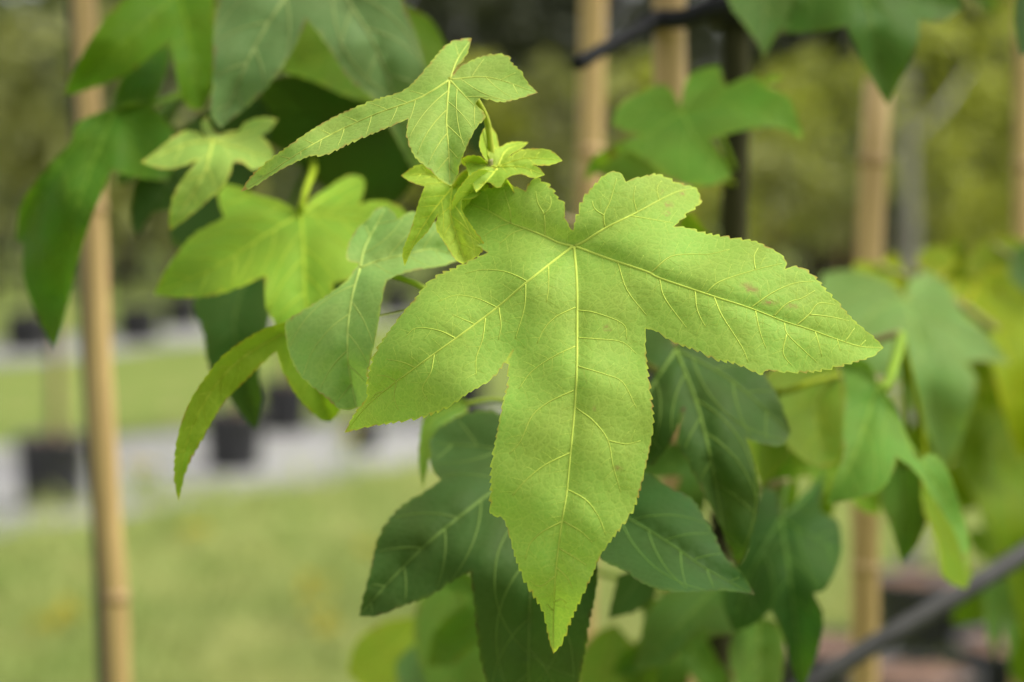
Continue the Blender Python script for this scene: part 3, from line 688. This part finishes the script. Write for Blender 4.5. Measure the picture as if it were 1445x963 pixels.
leaf(main, o9, [[(560,20),(500,60),(402,100)],[(560,20),(600,45),(627,65)]], [(560,20,.98),(480,60,.95),(400,102,.94),(630,66,.97),(520,140,.94)], (.075,.140,.010), step=6, grid=18, rib_w=1.8, petiole=[(575,-40,.97),(590,-115,.905)], pet_r=.0014)
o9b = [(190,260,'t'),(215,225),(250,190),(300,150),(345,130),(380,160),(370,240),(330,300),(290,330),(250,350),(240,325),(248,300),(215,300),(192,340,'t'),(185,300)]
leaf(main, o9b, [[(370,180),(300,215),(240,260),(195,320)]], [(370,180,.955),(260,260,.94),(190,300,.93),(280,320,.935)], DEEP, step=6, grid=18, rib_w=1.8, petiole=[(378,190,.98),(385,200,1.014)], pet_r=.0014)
o10 = [(340,385,'t'),(276,422),(288,470),(298,522),(332,572),(352,598),(363,606,'t'),(369,560),(364,520),(379,450),(376,396)]
leaf(main, o10, [[(350,390),(330,450),(340,520),(360,600)]], [(350,390,.93),(330,460,.90),(362,604,.90),(280,425,.92),(375,440,.91)], (.036,.078,.014), step=6, grid=18, rib_w=2.0, petiole=[(390,330,.93),(430,240,.98),(436,216,1.018)], pet_r=.0014)
# --- young unfolding leaves of the shoot tip
def young(outl, ribs, dep, pet, col=YOUNG, q=.0016):
    rl = np.concatenate([resample(catmull(r_, 6), 2.0) for r_ in ribs])
    def push(p):
        c = rl[np.argmin(np.hypot(rl[:, 0]-p[0], rl[:, 1]-p[1]))]; return (c[0]+(p[0]-c[0])*1.35, c[1]+(p[1]-c[1])*1.35)+tuple(p[2:])
    outl = [p if len(p) > 2 and p[2] == 't' else push(p) for p in outl]
    leaf(main, outl, ribs, dep, col, amp=1.8, pitch=8, step=2.5, grid=5.5, quilt=q, qw=9, rib_w=1.5, sec_auto=17, name='young_leaf', petiole=pet, pet_r=.0009, wave=.0012, rim=3, fold=.002, fw=20)
young([(640,262,'s'),(620,252),(597,237),(580,241),(566,248,'t'),(580,254),(600,259,'s'),(596,290),(582,328),(571,357),(571,376,'t'),(583,348),(600,327),(616,302,'s'),(622,320),(632,340),(645,364),(653,373,'t'),(669,362),(674,348),(661,325),(648,300),(648,282,'s'),(668,275),(690,263,'t'),(676,252),(655,250)],
      [[(638,265),(635,300),(645,335),(656,368)],[(638,265),(610,300),(588,335),(572,371)],[(638,265),(605,247),(570,248)],[(638,265),(660,262),(686,263)]],
      [(638,265,.688),(635,300,.680),(656,368,.676),(588,335,.680),(571,376,.684),(568,248,.694),(686,263,.690)], [(655,245,.692),(680,240,.693),(692,238,.692)])
young([(700,238,'s'),(690,226),(688,214),(705,211),(722,203),(746,201,'t'),(736,208),(722,215),(716,221,'s'),(735,216),(760,214),(779,217),(794,227,'t'),(780,230),(762,231),(750,234,'s'),(760,239),(769,247,'t'),(754,249),(734,243),(715,247),(700,262),(686,256),(672,272,'t'),(668,255),(655,228,'t'),(680,232)],
      [[(702,236),(740,224),(790,226)],[(702,236),(735,236),(765,246)],[(702,236),(715,212),(743,202)],[(702,236),(675,232),(658,229)],[(702,238),(690,252),(674,270)]],
      [(702,236,.690),(746,201,.700),(794,227,.678),(769,247,.674),(720,225,.692),(655,228,.684),(675,270,.680)], [(698,245,.692),(695,258,.693)], (.27,.38,.05), .0016)
young([(697,236,'s'),(686,222),(680,205),(683,185),(690,175,'t'),(697,190),(701,212),(703,228)], [[(697,236),(690,208),(689,178)]], [(697,236,.699),(689,178,.703),(690,205,.698)], [(696,246,.697),(695,256,.694)], (.25,.35,.04), .001)
young([(694,242,'s'),(678,244),(660,258),(644,280),(634,306,'t'),(652,297),(672,284),(690,266),(702,252)], [[(696,244),(668,268),(637,303)]], [(696,244,.693),(668,266,.686),(635,305,.684)], [(697,250,.693),(696,258,.693)], (.32,.44,.06), .0014)
young([(696,246,'s'),(706,250),(718,262),(724,284),(720,300,'t'),(708,286),(698,266)], [[(697,248),(712,268),(720,296)]], [(697,248,.694),(712,268,.688),(720,298,.690)], [(696,254,.694),(695,260,.694)], (.25,.35,.04), .0012)
young([(692,236,'s'),(680,226),(664,222),(646,226,'t'),(660,234),(678,240)], [[(692,237),(668,228),(649,226)]], [(692,237,.695),(668,228,.690),(647,226,.690)], [(695,246,.694),(696,256,.694)], (.26,.36,.04), .0012)
# --- dark leaf under the hero, left
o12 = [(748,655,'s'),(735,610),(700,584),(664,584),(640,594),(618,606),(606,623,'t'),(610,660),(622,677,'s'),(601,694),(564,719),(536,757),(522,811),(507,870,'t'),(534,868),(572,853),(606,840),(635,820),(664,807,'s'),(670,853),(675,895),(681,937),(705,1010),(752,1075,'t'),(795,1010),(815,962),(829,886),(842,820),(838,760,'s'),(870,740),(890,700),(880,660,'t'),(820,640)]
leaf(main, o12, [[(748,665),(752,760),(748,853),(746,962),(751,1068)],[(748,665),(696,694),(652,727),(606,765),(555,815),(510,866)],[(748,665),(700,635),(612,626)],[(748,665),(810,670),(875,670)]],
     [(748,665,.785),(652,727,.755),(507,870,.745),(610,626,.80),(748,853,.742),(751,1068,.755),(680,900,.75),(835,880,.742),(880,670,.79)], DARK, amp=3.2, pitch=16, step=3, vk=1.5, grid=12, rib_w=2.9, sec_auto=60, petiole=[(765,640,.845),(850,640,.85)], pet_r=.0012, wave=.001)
o12b = [(655,560,'s'),(625,575),(600,590),(591,640),(597,692,'t'),(605,645),(612,615),(640,590),(660,580)]
leaf(main, o12b, [[(652,570),(605,600),(597,686)]], [(652,570,.83),(600,610,.815),(597,690,.81)], MIDG, step=4, grid=12, rib_w=1.4, sec_auto=0, petiole=[(720,570,.84),(850,640,.85)], pet_r=.001)
# --- dark leaf under the hero, right; colour darkened further for the hero's shade
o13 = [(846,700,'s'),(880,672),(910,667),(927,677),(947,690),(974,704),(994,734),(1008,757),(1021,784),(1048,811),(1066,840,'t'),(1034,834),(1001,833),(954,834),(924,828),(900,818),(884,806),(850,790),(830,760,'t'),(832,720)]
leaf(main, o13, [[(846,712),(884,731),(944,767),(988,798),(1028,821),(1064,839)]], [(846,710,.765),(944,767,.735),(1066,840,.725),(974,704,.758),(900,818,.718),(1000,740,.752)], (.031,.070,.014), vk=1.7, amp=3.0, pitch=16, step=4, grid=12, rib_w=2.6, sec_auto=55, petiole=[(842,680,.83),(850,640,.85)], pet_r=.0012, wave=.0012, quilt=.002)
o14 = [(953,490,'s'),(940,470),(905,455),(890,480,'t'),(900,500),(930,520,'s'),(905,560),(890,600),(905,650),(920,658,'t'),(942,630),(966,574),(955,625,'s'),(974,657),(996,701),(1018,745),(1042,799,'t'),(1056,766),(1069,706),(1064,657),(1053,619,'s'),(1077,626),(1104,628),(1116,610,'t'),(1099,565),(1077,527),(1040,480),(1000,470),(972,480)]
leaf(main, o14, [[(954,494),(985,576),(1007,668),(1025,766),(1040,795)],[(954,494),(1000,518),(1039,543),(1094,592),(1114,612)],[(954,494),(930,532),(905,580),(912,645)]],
     [(954,494,.81),(985,576,.785),(1042,799,.775),(1007,668,.775),(1116,612,.80),(1040,500,.82),(910,650,.785),(900,470,.82)], (.036,.072,.013), vk=1.6, amp=2.6, pitch=16, step=4, grid=13, rib_w=3.0, sec_auto=55, petiole=[(970,480,.88),(1010,490,.95),(1034,520,1.09)], pet_r=.0013, wave=.0012)  # base colour lowered to stand in for shade from the hero leaf
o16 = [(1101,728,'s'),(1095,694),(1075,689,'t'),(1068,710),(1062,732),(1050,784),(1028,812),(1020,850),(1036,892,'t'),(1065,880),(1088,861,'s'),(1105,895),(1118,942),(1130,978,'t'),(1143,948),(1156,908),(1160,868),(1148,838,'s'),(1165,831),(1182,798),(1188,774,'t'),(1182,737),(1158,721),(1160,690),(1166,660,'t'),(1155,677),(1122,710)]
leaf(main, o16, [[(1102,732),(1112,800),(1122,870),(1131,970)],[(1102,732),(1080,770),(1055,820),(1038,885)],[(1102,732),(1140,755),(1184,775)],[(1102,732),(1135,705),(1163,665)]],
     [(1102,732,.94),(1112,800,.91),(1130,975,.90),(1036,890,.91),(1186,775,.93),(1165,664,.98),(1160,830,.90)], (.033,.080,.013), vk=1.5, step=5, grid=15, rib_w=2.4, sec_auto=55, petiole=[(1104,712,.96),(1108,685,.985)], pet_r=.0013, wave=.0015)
o17 = [(1010,822,'s'),(960,826),(936,840),(911,871),(904,905),(896,946,'t'),(925,940),(950,928),(986,889),(1010,896),(1034,891),(1070,872),(1092,858,'t'),(1060,830)]
leaf(main, o17, [[(1012,828),(970,870),(900,942)],[(1012,828),(1050,850),(1088,858)]], [(1012,828,.99),(950,880,.96),(897,945,.95),(1090,858,.97)], (.048,.098,.014), step=5, grid=15, rib_w=2.2, petiole=[(1016,810,1.03),(1020,790,1.095)], pet_r=.0013)
o17b = [(1070,870,'s'),(1040,888),(1030,920),(1036,955),(1070,1010,'t'),(1096,985),(1106,930),(1100,884)]
leaf(main, o17b, [[(1070,878),(1070,930),(1070,1000)]], [(1070,878,.985),(1070,1005,.96),(1035,930,.97)], (.065,.125,.016), step=5, grid=15, rib_w=2.0, petiole=[(1050,850,1.02),(1024,800,1.095)], pet_r=.0012)
o18 = [(872,812,'s'),(866,840),(858,874,'t'),(897,862),(921,845),(926,826,'t'),(900,806)]
leaf(main, o18, [[(905,812),(885,840),(861,870)]], [(905,812,.90),(860,872,.89),(925,828,.91)], DEEP, step=5, grid=14, rib_w=1.6, sec_auto=0, petiole=[(930,760,.93),(940,740,.955)], pet_r=.0011)
o19 = [(1180,510,'s'),(1130,512),(1083,527),(1088,570),(1112,628),(1152,658),(1182,654,'t'),(1192,610),(1190,550)]
leaf(main, o19, [[(1184,530),(1150,570),(1160,640)]], [(1184,525,.95),(1085,530,.94),(1170,650,.92)], (.110,.175,.014), step=5, grid=15, rib_w=2.0, petiole=[(1150,538,.915),(1098,552,.93),(1060,520,1.07)], pet_r=.0014)
o19b = [(1050,612,'t'),(1082,600),(1118,618),(1104,652),(1074,688,'t'),(1062,650)]
leaf(main, o19b, [[(1085,605),(1078,680)]], [(1085,605,.93),(1075,685,.92),(1118,620,.94)], (.115,.185,.014), step=5, grid=14, rib_w=1.6, sec_auto=0, petiole=[(1060,560,1.0),(1034,540,1.095)], pet_r=.0012)
# --- right leaf with a twisted second lobe
o15 = [(1237,538,'s'),(1225,512),(1200,505),(1186,516,'t'),(1192,550),(1189,614),(1191,641),(1175,684),(1168,712,'t'),(1207,704),(1240,693),(1259,668),(1266,645,'s'),(1294,668),(1322,712),(1349,755),(1364,818,'t'),(1367,766),(1355,712),(1333,657),(1311,641),(1296,650),(1284,625),(1267,581),(1248,552)]
leaf(main, o15, [[(1239,545),(1220,600),(1200,655),(1172,706)],[(1239,545),(1268,600),(1310,665),(1345,725),(1363,810)],[(1239,545),(1215,525),(1190,518)]],
     [(1239,545,.90),(1200,655,.865),(1170,710,.86),(1190,560,.90),(1260,665,.86),(1266,600,.895),(1310,655,.875),(1364,815,.88),(1355,720,.90),(1322,712,.87)], (.088,.180,.024), step=4, grid=12, rib_w=1.9, amp=1.2, pitch=16, sec_auto=50, petiole=[(1250,545,.905),(1262,515,.92),(1272,474,.955)], pet_r=.0022, wave=.0012)
o20 = [(1262,650,'s'),(1240,695),(1258,745),(1273,796,'t'),(1295,766),(1312,712),(1300,670)]
leaf(main, o20, [[(1275,660),(1277,720),(1274,788)]], [(1275,660,.99),(1273,795,.97),(1310,710,.98)], (.060,.120,.012), step=6, grid=16, rib_w=1.6, sec_auto=0, petiole=[(1280,590,.98),(1272,474,.965)], pet_r=.0014)
o20b = [(1300,670,'s'),(1345,735),(1370,800),(1364,832,'t'),(1345,824),(1328,812,'t'),(1324,770),(1305,720)]
leaf(main, o20b, [[(1305,680),(1340,760),(1362,826)]], [(1305,680,.98),(1362,828,.96),(1326,800,.955)], (.10,.165,.006), step=6, grid=16, rib_w=1.4, sec_auto=0, petiole=[(1300,600,.985),(1272,474,.965)], pet_r=.0014)
# --- leaves at the top right
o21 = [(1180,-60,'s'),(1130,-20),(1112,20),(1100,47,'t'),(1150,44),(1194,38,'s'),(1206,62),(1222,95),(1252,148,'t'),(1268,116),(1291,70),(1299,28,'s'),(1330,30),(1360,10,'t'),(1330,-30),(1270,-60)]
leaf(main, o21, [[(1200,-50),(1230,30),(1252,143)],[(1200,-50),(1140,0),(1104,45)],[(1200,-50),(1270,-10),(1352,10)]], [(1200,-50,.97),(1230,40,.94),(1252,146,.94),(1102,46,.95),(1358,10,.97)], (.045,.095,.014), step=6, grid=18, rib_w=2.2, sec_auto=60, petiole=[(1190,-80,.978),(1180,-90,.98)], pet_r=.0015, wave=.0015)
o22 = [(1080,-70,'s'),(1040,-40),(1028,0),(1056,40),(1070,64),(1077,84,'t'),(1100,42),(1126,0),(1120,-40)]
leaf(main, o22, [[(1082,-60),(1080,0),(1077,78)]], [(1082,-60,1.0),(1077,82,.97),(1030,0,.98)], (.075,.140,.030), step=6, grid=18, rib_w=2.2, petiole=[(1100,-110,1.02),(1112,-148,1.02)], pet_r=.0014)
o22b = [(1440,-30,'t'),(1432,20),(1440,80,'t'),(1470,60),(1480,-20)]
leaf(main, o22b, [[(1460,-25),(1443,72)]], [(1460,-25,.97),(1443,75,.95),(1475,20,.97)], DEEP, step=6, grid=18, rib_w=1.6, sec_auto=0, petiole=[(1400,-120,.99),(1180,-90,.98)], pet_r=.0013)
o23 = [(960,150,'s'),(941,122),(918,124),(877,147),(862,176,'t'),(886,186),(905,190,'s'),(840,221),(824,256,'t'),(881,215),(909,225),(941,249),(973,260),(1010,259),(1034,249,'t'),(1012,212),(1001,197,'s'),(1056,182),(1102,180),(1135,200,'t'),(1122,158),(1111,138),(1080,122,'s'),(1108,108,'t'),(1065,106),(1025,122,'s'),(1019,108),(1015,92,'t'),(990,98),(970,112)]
leaf(main, o23, [[(962,158),(985,200),(1028,246)],[(962,158),(1050,150),(1130,196)],[(962,158),(910,150),(866,175)],[(962,158),(900,200),(828,252)],[(962,158),(985,125),(1013,96)]],
     [(962,158,1.0),(990,205,.965),(1034,249,.955),(1135,200,.975),(862,176,.985),(825,255,.99),(1015,92,1.02),(1060,150,.985)], (.115,.225,.030), step=6, grid=18, rib_w=2.0, sec_auto=50, petiole=[(975,140,1.02),(1010,180,1.06),(1036,240,1.095)], pet_r=.0012, wave=.002)
o23b = [(842,245,'t'),(850,222),(885,210),(915,228),(938,250,'t'),(900,262)]
leaf(main, o23b, [[(880,218),(935,248)],[(880,218),(846,243)]], [(880,218,1.03),(935,248,1.02),(845,243,1.02)], (.085,.150,.012), step=6, grid=16, rib_w=1.6, sec_auto=0, petiole=[(920,215,1.05),(1036,260,1.095)], pet_r=.0012)
o23c = [(950,326,'t'),(968,300),(988,316),(1004,336,'t'),(975,345)]
leaf(main, o23c, [[(978,330),(968,305)],[(978,330),(1000,334)]], [(978,330,.95),(968,300,.94),(1004,336,.95)], (.100,.170,.014), step=6, grid=14, rib_w=1.4, sec_auto=0, petiole=[(1000,345,1.0),(1034,380,1.095)], pet_r=.0012)
# --- lower leaves below the hero, out of focus
for outl, rb, dp, c in [
    ([(640,800,'s'),(600,835),(585,880),(600,960),(640,1040,'t'),(690,980),(700,900),(690,830)], [[(645,810),(640,900),(640,1030)]], [(645,810,1.06),(640,1035,1.02),(590,880,1.04)], (.080,.150,.020)),
    ([(590,870,'s'),(540,880),(505,905),(490,950,'t'),(530,985),(580,1010),(620,985,'t'),(625,920)], [[(592,880),(540,930),(495,950)],[(592,880),(610,975)]], [(592,880,1.15),(492,950,1.12),(615,985,1.12)], (.150,.220,.014)),
    ([(590,905,'s'),(560,940),(575,1010,'t'),(630,1000),(640,930)], [[(592,912),(580,1000)]], [(592,912,1.10),(577,1008,1.08),(640,940,1.09)], (.090,.165,.050)),
    ([(870,880,'s'),(835,900),(815,950),(830,1030,'t'),(880,1010),(905,940)], [[(868,888),(850,950),(833,1025)]], [(868,888,1.12),(832,1028,1.09),(900,940,1.1)], (.110,.180,.018)),
    ([(900,900,'s'),(880,960),(910,1040,'t'),(950,1000),(945,930)], [[(903,908),(910,1030)]], [(903,908,1.06),(910,1038,1.05),(948,960,1.05)], (.080,.150,.016))]:
    bx, by = rb[0][0]
    leaf(main, outl, rb, dp, c, step=7, grid=20, rib_w=1.6, petiole=[(bx+60, by+60, 1.12), (960, 1050, 1.125), (1008, 1090, 1.125)], pet_r=.0013)

def auto_leaf(parent, cx, cy, size, ang, d, col, pet, tilt=.10, squash=.8):
    """a whole five-lobed leaf: base pixel, lobe length in pixels, direction of the middle lobe (0 = down)"""
    def pt(a, r):
        a = R(a); x, y = math.sin(a)*r*size*squash, math.cos(a)*r*size
        c, s_ = math.cos(R(ang)), math.sin(R(ang)); return (cx+x*c+y*s_, cy-x*s_+y*c)
    out = [(*pt(180, .10), 's')]; ribs = []
    for k, (a, L) in enumerate(((-118, .62), (-60, .92), (0, 1.05), (60, .92), (118, .62))):
        L *= random.uniform(.92, 1.08); a += random.uniform(-5, 5)
        out += [pt(a-19, L*.52), pt(a-11, L*.78), (*pt(a, L), 't'), pt(a+11, L*.78), pt(a+19, L*.52)]
        if k < 4: out.append((*pt((-88, -30, 30, 88)[k], .36), 's'))
        ribs.append([(cx, cy), pt(a+2, L*.5), pt(a, L*.97)])
    ribs = [ribs[2], ribs[1], ribs[3], ribs[0], ribs[4]]; m = size*d/FPX
    dep = [(cx, cy, d)]+[(*pt(a, L), d+dd*m) for a, L, dd in ((0, .5, -tilt*2), (0, 1.05, -tilt), (-60, .9, .15+random.uniform(-.2, .2)), (60, .9, .1+random.uniform(-.2, .2)), (-118, .6, .3), (118, .6, .3))]
    return leaf(parent, out, ribs, dep, col, step=4, grid=max(12, size/8), rib_w=2.0, sec_auto=50, petiole=pet, pet_r=.0013, wave=.0015)
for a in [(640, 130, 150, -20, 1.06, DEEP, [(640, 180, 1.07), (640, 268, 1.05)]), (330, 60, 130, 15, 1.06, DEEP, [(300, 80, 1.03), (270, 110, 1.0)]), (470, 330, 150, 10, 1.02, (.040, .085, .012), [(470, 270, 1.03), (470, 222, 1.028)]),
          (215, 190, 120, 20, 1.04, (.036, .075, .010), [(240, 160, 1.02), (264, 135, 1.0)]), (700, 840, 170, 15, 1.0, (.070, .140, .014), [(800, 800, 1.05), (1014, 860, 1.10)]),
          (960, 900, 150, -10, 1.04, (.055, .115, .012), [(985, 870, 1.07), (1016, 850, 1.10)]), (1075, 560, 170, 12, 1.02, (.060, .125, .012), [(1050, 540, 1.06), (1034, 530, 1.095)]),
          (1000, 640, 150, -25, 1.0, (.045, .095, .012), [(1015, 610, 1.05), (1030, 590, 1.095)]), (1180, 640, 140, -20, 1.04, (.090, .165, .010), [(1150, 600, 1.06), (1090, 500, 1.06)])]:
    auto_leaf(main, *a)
# ------------------------------------------------------------------ the right-hand sapling, close to the next cane
right = plant('sweetgum_sapling', 1490, 1.42, 'sweetgum sapling with yellow green leaves beside the slanting hose')
tr = from_ground((1500, -600, 1.42), (1497, 0, 1.42), (1492, 500, 1.42), (1488, 1000, 1.42)); tp = catmull(tr, 8)
tube('trunk', tp[::-1], list(np.linspace(.009, .005, len(tp))), M['bark'], right, 12)
branch([(1492, 560, 1.42), (1420, 480, 1.30), (1340, 420, 1.22), (1290, 395, 1.20), (1240, 375, 1.24)], .003, .0014, 'twig', right)
branch([(1490, 680, 1.42), (1450, 600, 1.36), (1410, 575, 1.32)], .003, .0016, 'twig', right)
branch([(1494, 430, 1.42), (1450, 380, 1.36), (1400, 345, 1.34)], .003, .0016, 'twig', right)
RL = [
 ([(1276,418,'s'),(1250,396),(1206,383),(1160,386,'t'),(1158,430),(1180,486),(1230,530,'s'),(1266,536),(1286,574),(1313,620),(1333,668,'t'),(1350,635),(1368,586),(1376,536),(1362,512,'s'),(1392,509),(1427,514,'t'),(1384,464),(1359,443),(1340,406),(1314,383,'t'),(1287,393)],
  [[(1277,422),(1300,500),(1320,580),(1332,660)],[(1277,422),(1330,455),(1420,510)],[(1277,422),(1230,440),(1195,480)],[(1277,422),(1220,400),(1166,390)],[(1277,422),(1300,402),(1314,386)]],
  [(1277,422,1.17),(1300,500,1.13),(1332,665,1.13),(1425,512,1.15),(1162,388,1.18),(1185,490,1.13),(1314,385,1.21)], (.115,.198,.050), [(1284,408,1.19),(1290,396,1.20)]),
 ([(1370,400,'s'),(1340,396),(1346,430),(1380,465),(1398,505),(1412,565),(1440,650,'t'),(1475,600),(1485,480),(1450,395),(1400,380,'t')], [[(1375,408),(1410,470),(1440,560),(1442,640)],[(1375,408),(1440,420),(1480,480)]], [(1375,408,1.30),(1430,520,1.26),(1442,648,1.27),(1480,480,1.30)], YEL, [(1365,425,1.26),(1345,420,1.225)]),
 ([(1240,372,'s'),(1206,372),(1212,392,'t'),(1240,408),(1268,414),(1280,385,'t'),(1262,358)], [[(1250,372),(1215,388)],[(1250,372),(1268,408)]], [(1250,372,1.26),(1210,390,1.24),(1270,412,1.24)], YEL, [(1245,378,1.25)]),
 ([(1290,372,'t'),(1305,352),(1335,350),(1352,372,'t'),(1325,392)], [[(1330,385),(1305,362)]], [(1330,388,1.28),(1295,370,1.29),(1345,355,1.31)], (.145,.19,.008), [(1325,405,1.24)]),
 ([(1360,385,'t'),(1375,350),(1410,335),(1450,342),(1470,375,'t'),(1440,396),(1400,402)], [[(1405,398),(1380,365)],[(1405,398),(1455,370)]], [(1405,400,1.33),(1370,360,1.35),(1465,375,1.35)], (.14,.185,.01), [(1402,375,1.335)]),
 ([(1430,352,'t'),(1470,340),(1490,390),(1450,415,'t'),(1425,390)], [[(1470,400),(1435,358)]], [(1470,400,1.30),(1435,355,1.31),(1488,390,1.3)], (.090,.160,.055), [(1450,382,1.36)]),
 ([(1400,575,'s'),(1362,590),(1344,610),(1350,660),(1382,710),(1412,770),(1432,850),(1450,905,'t'),(1470,820),(1478,700),(1465,610),(1430,575)], [[(1405,582),(1420,680),(1440,790),(1450,895)],[(1405,582),(1372,620),(1365,670)]], [(1405,582,1.31),(1430,720,1.27),(1450,900,1.28),(1350,640,1.29),(1475,700,1.31)], (.085,.140,.005), [(1412,576,1.32)]),
 ([(1400,790,'s'),(1388,815),(1390,860),(1396,900),(1404,934,'t'),(1412,890),(1416,860,'s'),(1420,900),(1426,936,'t'),(1436,880),(1440,820),(1425,790)], [[(1412,796),(1403,860),(1404,928)],[(1412,796),(1426,860),(1426,930)]], [(1412,796,1.33),(1404,932,1.31),(1426,934,1.31)], (.075,.150,.030), [(1440,740,1.36),(1488,720,1.42)]),
 ([(1395,640,'s'),(1380,670),(1386,730),(1402,800,'t'),(1425,740),(1425,670)], [[(1402,648),(1402,790)]], [(1402,648,1.34),(1402,798,1.33),(1425,700,1.35)], (.085,.150,.012), [(1420,600,1.345)]),
]
for outl, rb, dp, c, pet in RL:
    leaf(right, outl, rb, dp, c, step=6, grid=17, rib_w=2.0, sec_auto=55, petiole=pet, pet_r=.0019, wave=.0018)

for a in [(1420, 420, 190, -5, 1.42, (.10, .165, .006), [(1440, 400, 1.40), (1450, 385, 1.365)]), (1370, 560, 190, 12, 1.46, (.09, .15, .006), [(1410, 540, 1.44), (1491, 540, 1.42)]), (1450, 640, 230, -8, 1.46, (.10, .16, .005), [(1470, 620, 1.44), (1490, 640, 1.42)]),
          (1320, 400, 150, 30, 1.40, (.11, .17, .006), [(1340, 400, 1.35), (1342, 420, 1.225)]), (1440, 800, 170, 5, 1.48, (.075, .14, .008), [(1465, 780, 1.45), (1489, 790, 1.42)])]:
    auto_leaf(right, *a)
# ------------------------------------------------------------------ generic leaves for the parts of the saplings above the picture
def star_mesh():
    V, F = [(0, 0, 0)], []; tips = [(-128, .75), (-64, .95), (0, 1.1), (64, .95), (128, .75)]
    ring = []
    for k, (a, L) in enumerate(tips):
        for da, q, z in ((-24, .42, .02), (-13, .66, .03), (0, 1.0, -.16), (13, .66, .03), (24, .42, .02)):
            ring.append((math.sin(R(a+da))*L*q, math.cos(R(a+da))*L*q, z))
    V += ring; n = len(ring)
    for k in range(n-1): F.append((0, k+1, k+2))
    return V, F
SV, SF = star_mesh(); STAR = mesh('leaf', SV, SF, False); STAR.materials.append(M['leaf'])
def scatter_leaves(parent, stem, n, cols, size=.07):
    pl = wloc(parent)
    for k in range(n):
        p = np.array(random.choice(stem)); a = random.random()*6.283; L = random.uniform(.05, .16)
        e = p+np.array([math.cos(a)*L, math.sin(a)*L, random.uniform(.0, .06)])
        o = bpy.data.objects.new('leaf', STAR); COL.objects.link(o); o.parent = parent; o.location = e-pl
        s_ = size*random.uniform(.7, 1.2); o.scale = (s_, s_, s_); o.rotation_euler = (R(random.uniform(-70, -30)), R(random.uniform(-20, 20)), -a+R(90)+math.pi)
        o.color = (*random.choice(cols), 1)
        V, F = [], []; tube_data(V, F, [np.zeros(3), (e-p)*.55+np.array([0, 0, .01]), e-p], [.001, .0008, .0007], 5)
        k_ = link('petiole', mesh('petiole', V, F), M['twig'], parent, p-pl); k_.color = o.color
left = plant('staked_sapling', 118, 1.48, 'slender dark stem standing against the thick tan cane on grass')
tr = from_ground((90, -700, 1.48), (106, 0, 1.48), (120, 400, 1.48), (150, 980, 1.48)); tp = catmull(tr, 8)
tube('trunk', tp[::-1], list(np.linspace(.0062, .0045, len(tp))), M['dark_bark'], left, 12)
up = [P(99-k*1.2, -260-k*40, 1.48) for k in range(11)]
scatter_leaves(left, up, 26, [MIDG, DARK, BLUE])
up = [P(1045, -330-k*35, 1.10) for k in range(10)]
scatter_leaves(main, up, 22, [MIDG, DARK, BLUE])
up = [P(1499, -60-k*45, 1.42) for k in range(11)]
scatter_leaves(right, up, 26, [MIDG, YOUNG, BLUE])

# ------------------------------------------------------------------ canes, tie, hose
stake('bamboo_cane', from_ground((100, -500, 1.42), (119, 0, 1.42), (136, 380, 1.42), (142, 535, 1.42), (157, 780, 1.42), (168, 963, 1.42))[::-1], .0073, 'thick tan cane with a dark stem against it on the grass side')
stake('bamboo_cane', from_ground((936, -420, 1.125), (944, 0, 1.125), (950, 480, 1.125), (958, 963, 1.125))[::-1], .0082, 'tan cane crossed by the black rubber tie next to the dark trunk')
stake('bamboo_cane', from_ground((838, -420, 1.55), (837, 0, 1.55), (832, 240, 1.55), (820, 963, 1.55))[::-1], .0088, 'tan cane behind the loose end of the black rubber tie')
stake('bamboo_cane', from_ground((1240, 112, 1.42), (1232, 240, 1.42), (1222, 480, 1.42), (1220, 963, 1.42))[::-1], .0086, 'short tan cane ending below the hanging dark leaf')
stake('bamboo_cane', from_ground((1450, -420, 1.75), (1448, 0, 1.75), (1444, 320, 1.75), (1442, 963, 1.75))[::-1], .0080, 'pale cane beside the sapling with yellow green leaves')
tie = empty('tree_tie', P(1038, 12, 1.10)); tag(tie, 'black rubber tree tie strapping the trunk to the cane', 'tie')
tl = wloc(tie)
V, F = [], []
def ring(c, rx, ry, n=22):
    return [np.array(c)+np.array([math.cos(a)*rx, math.sin(a)*ry, .001*math.sin(a*2)]) for a in np.linspace(0, 2*math.pi, n)]
for z in (-3, 12, 26): tube_data(V, F, [p-tl for p in ring(P(1038, z, 1.10), .0095, .0095)], .0042, 8)
link('trunk_loop', mesh('trunk_loop', V, F), M['rubber'], tie)
V, F = [], []
c = catmull([P(1058, 26, 1.092), P(1036, 8, 1.086), P(1005, 12, 1.09), P(965, 26, 1.098), P(930, 28, 1.105), P(915, 34, 1.10)], 8)
tube_data(V, F, [p-tl for p in c], .0048, 10)
c = catmull([P(1050, -4, 1.11), P(1010, 4, 1.12), P(975, 18, 1.135), P(945, 22, 1.14), P(915, 32, 1.135), P(908, 38, 1.105)], 8)
tube_data(V, F, [p-tl for p in c], .0042, 10)
link('strap', mesh('strap', V, F), M['rubber'], tie)
V, F = [], []
c = catmull([P(925, 30, 1.10), P(900, 44, 1.085), P(880, 54, 1.07), P(850, 70, 1.05), P(830, 82, 1.03), P(815, 90, 1.015)], 8)
tube_data(V, F, [p-tl for p in c], [.0030 + .0005*math.sin(i*2.2) for i in range(len(c))], 10)
link('loose_end', mesh('loose_end', V, F), M['rubber'], tie)
hp = catmull([P(959, 1110, 1.128), P(1050, 1035, 1.15), P(1140, 968, 1.17), P(1270, 888, 1.19), P(1400, 810, 1.22), P(1560, 705, 1.30), P(1640, 640, 1.40)], 10)
tag(tube('irrigation_hose', hp, .0052, M['hose'], None, 14), 'grey irrigation hose slung on a slant in front of the black pots', 'hose')
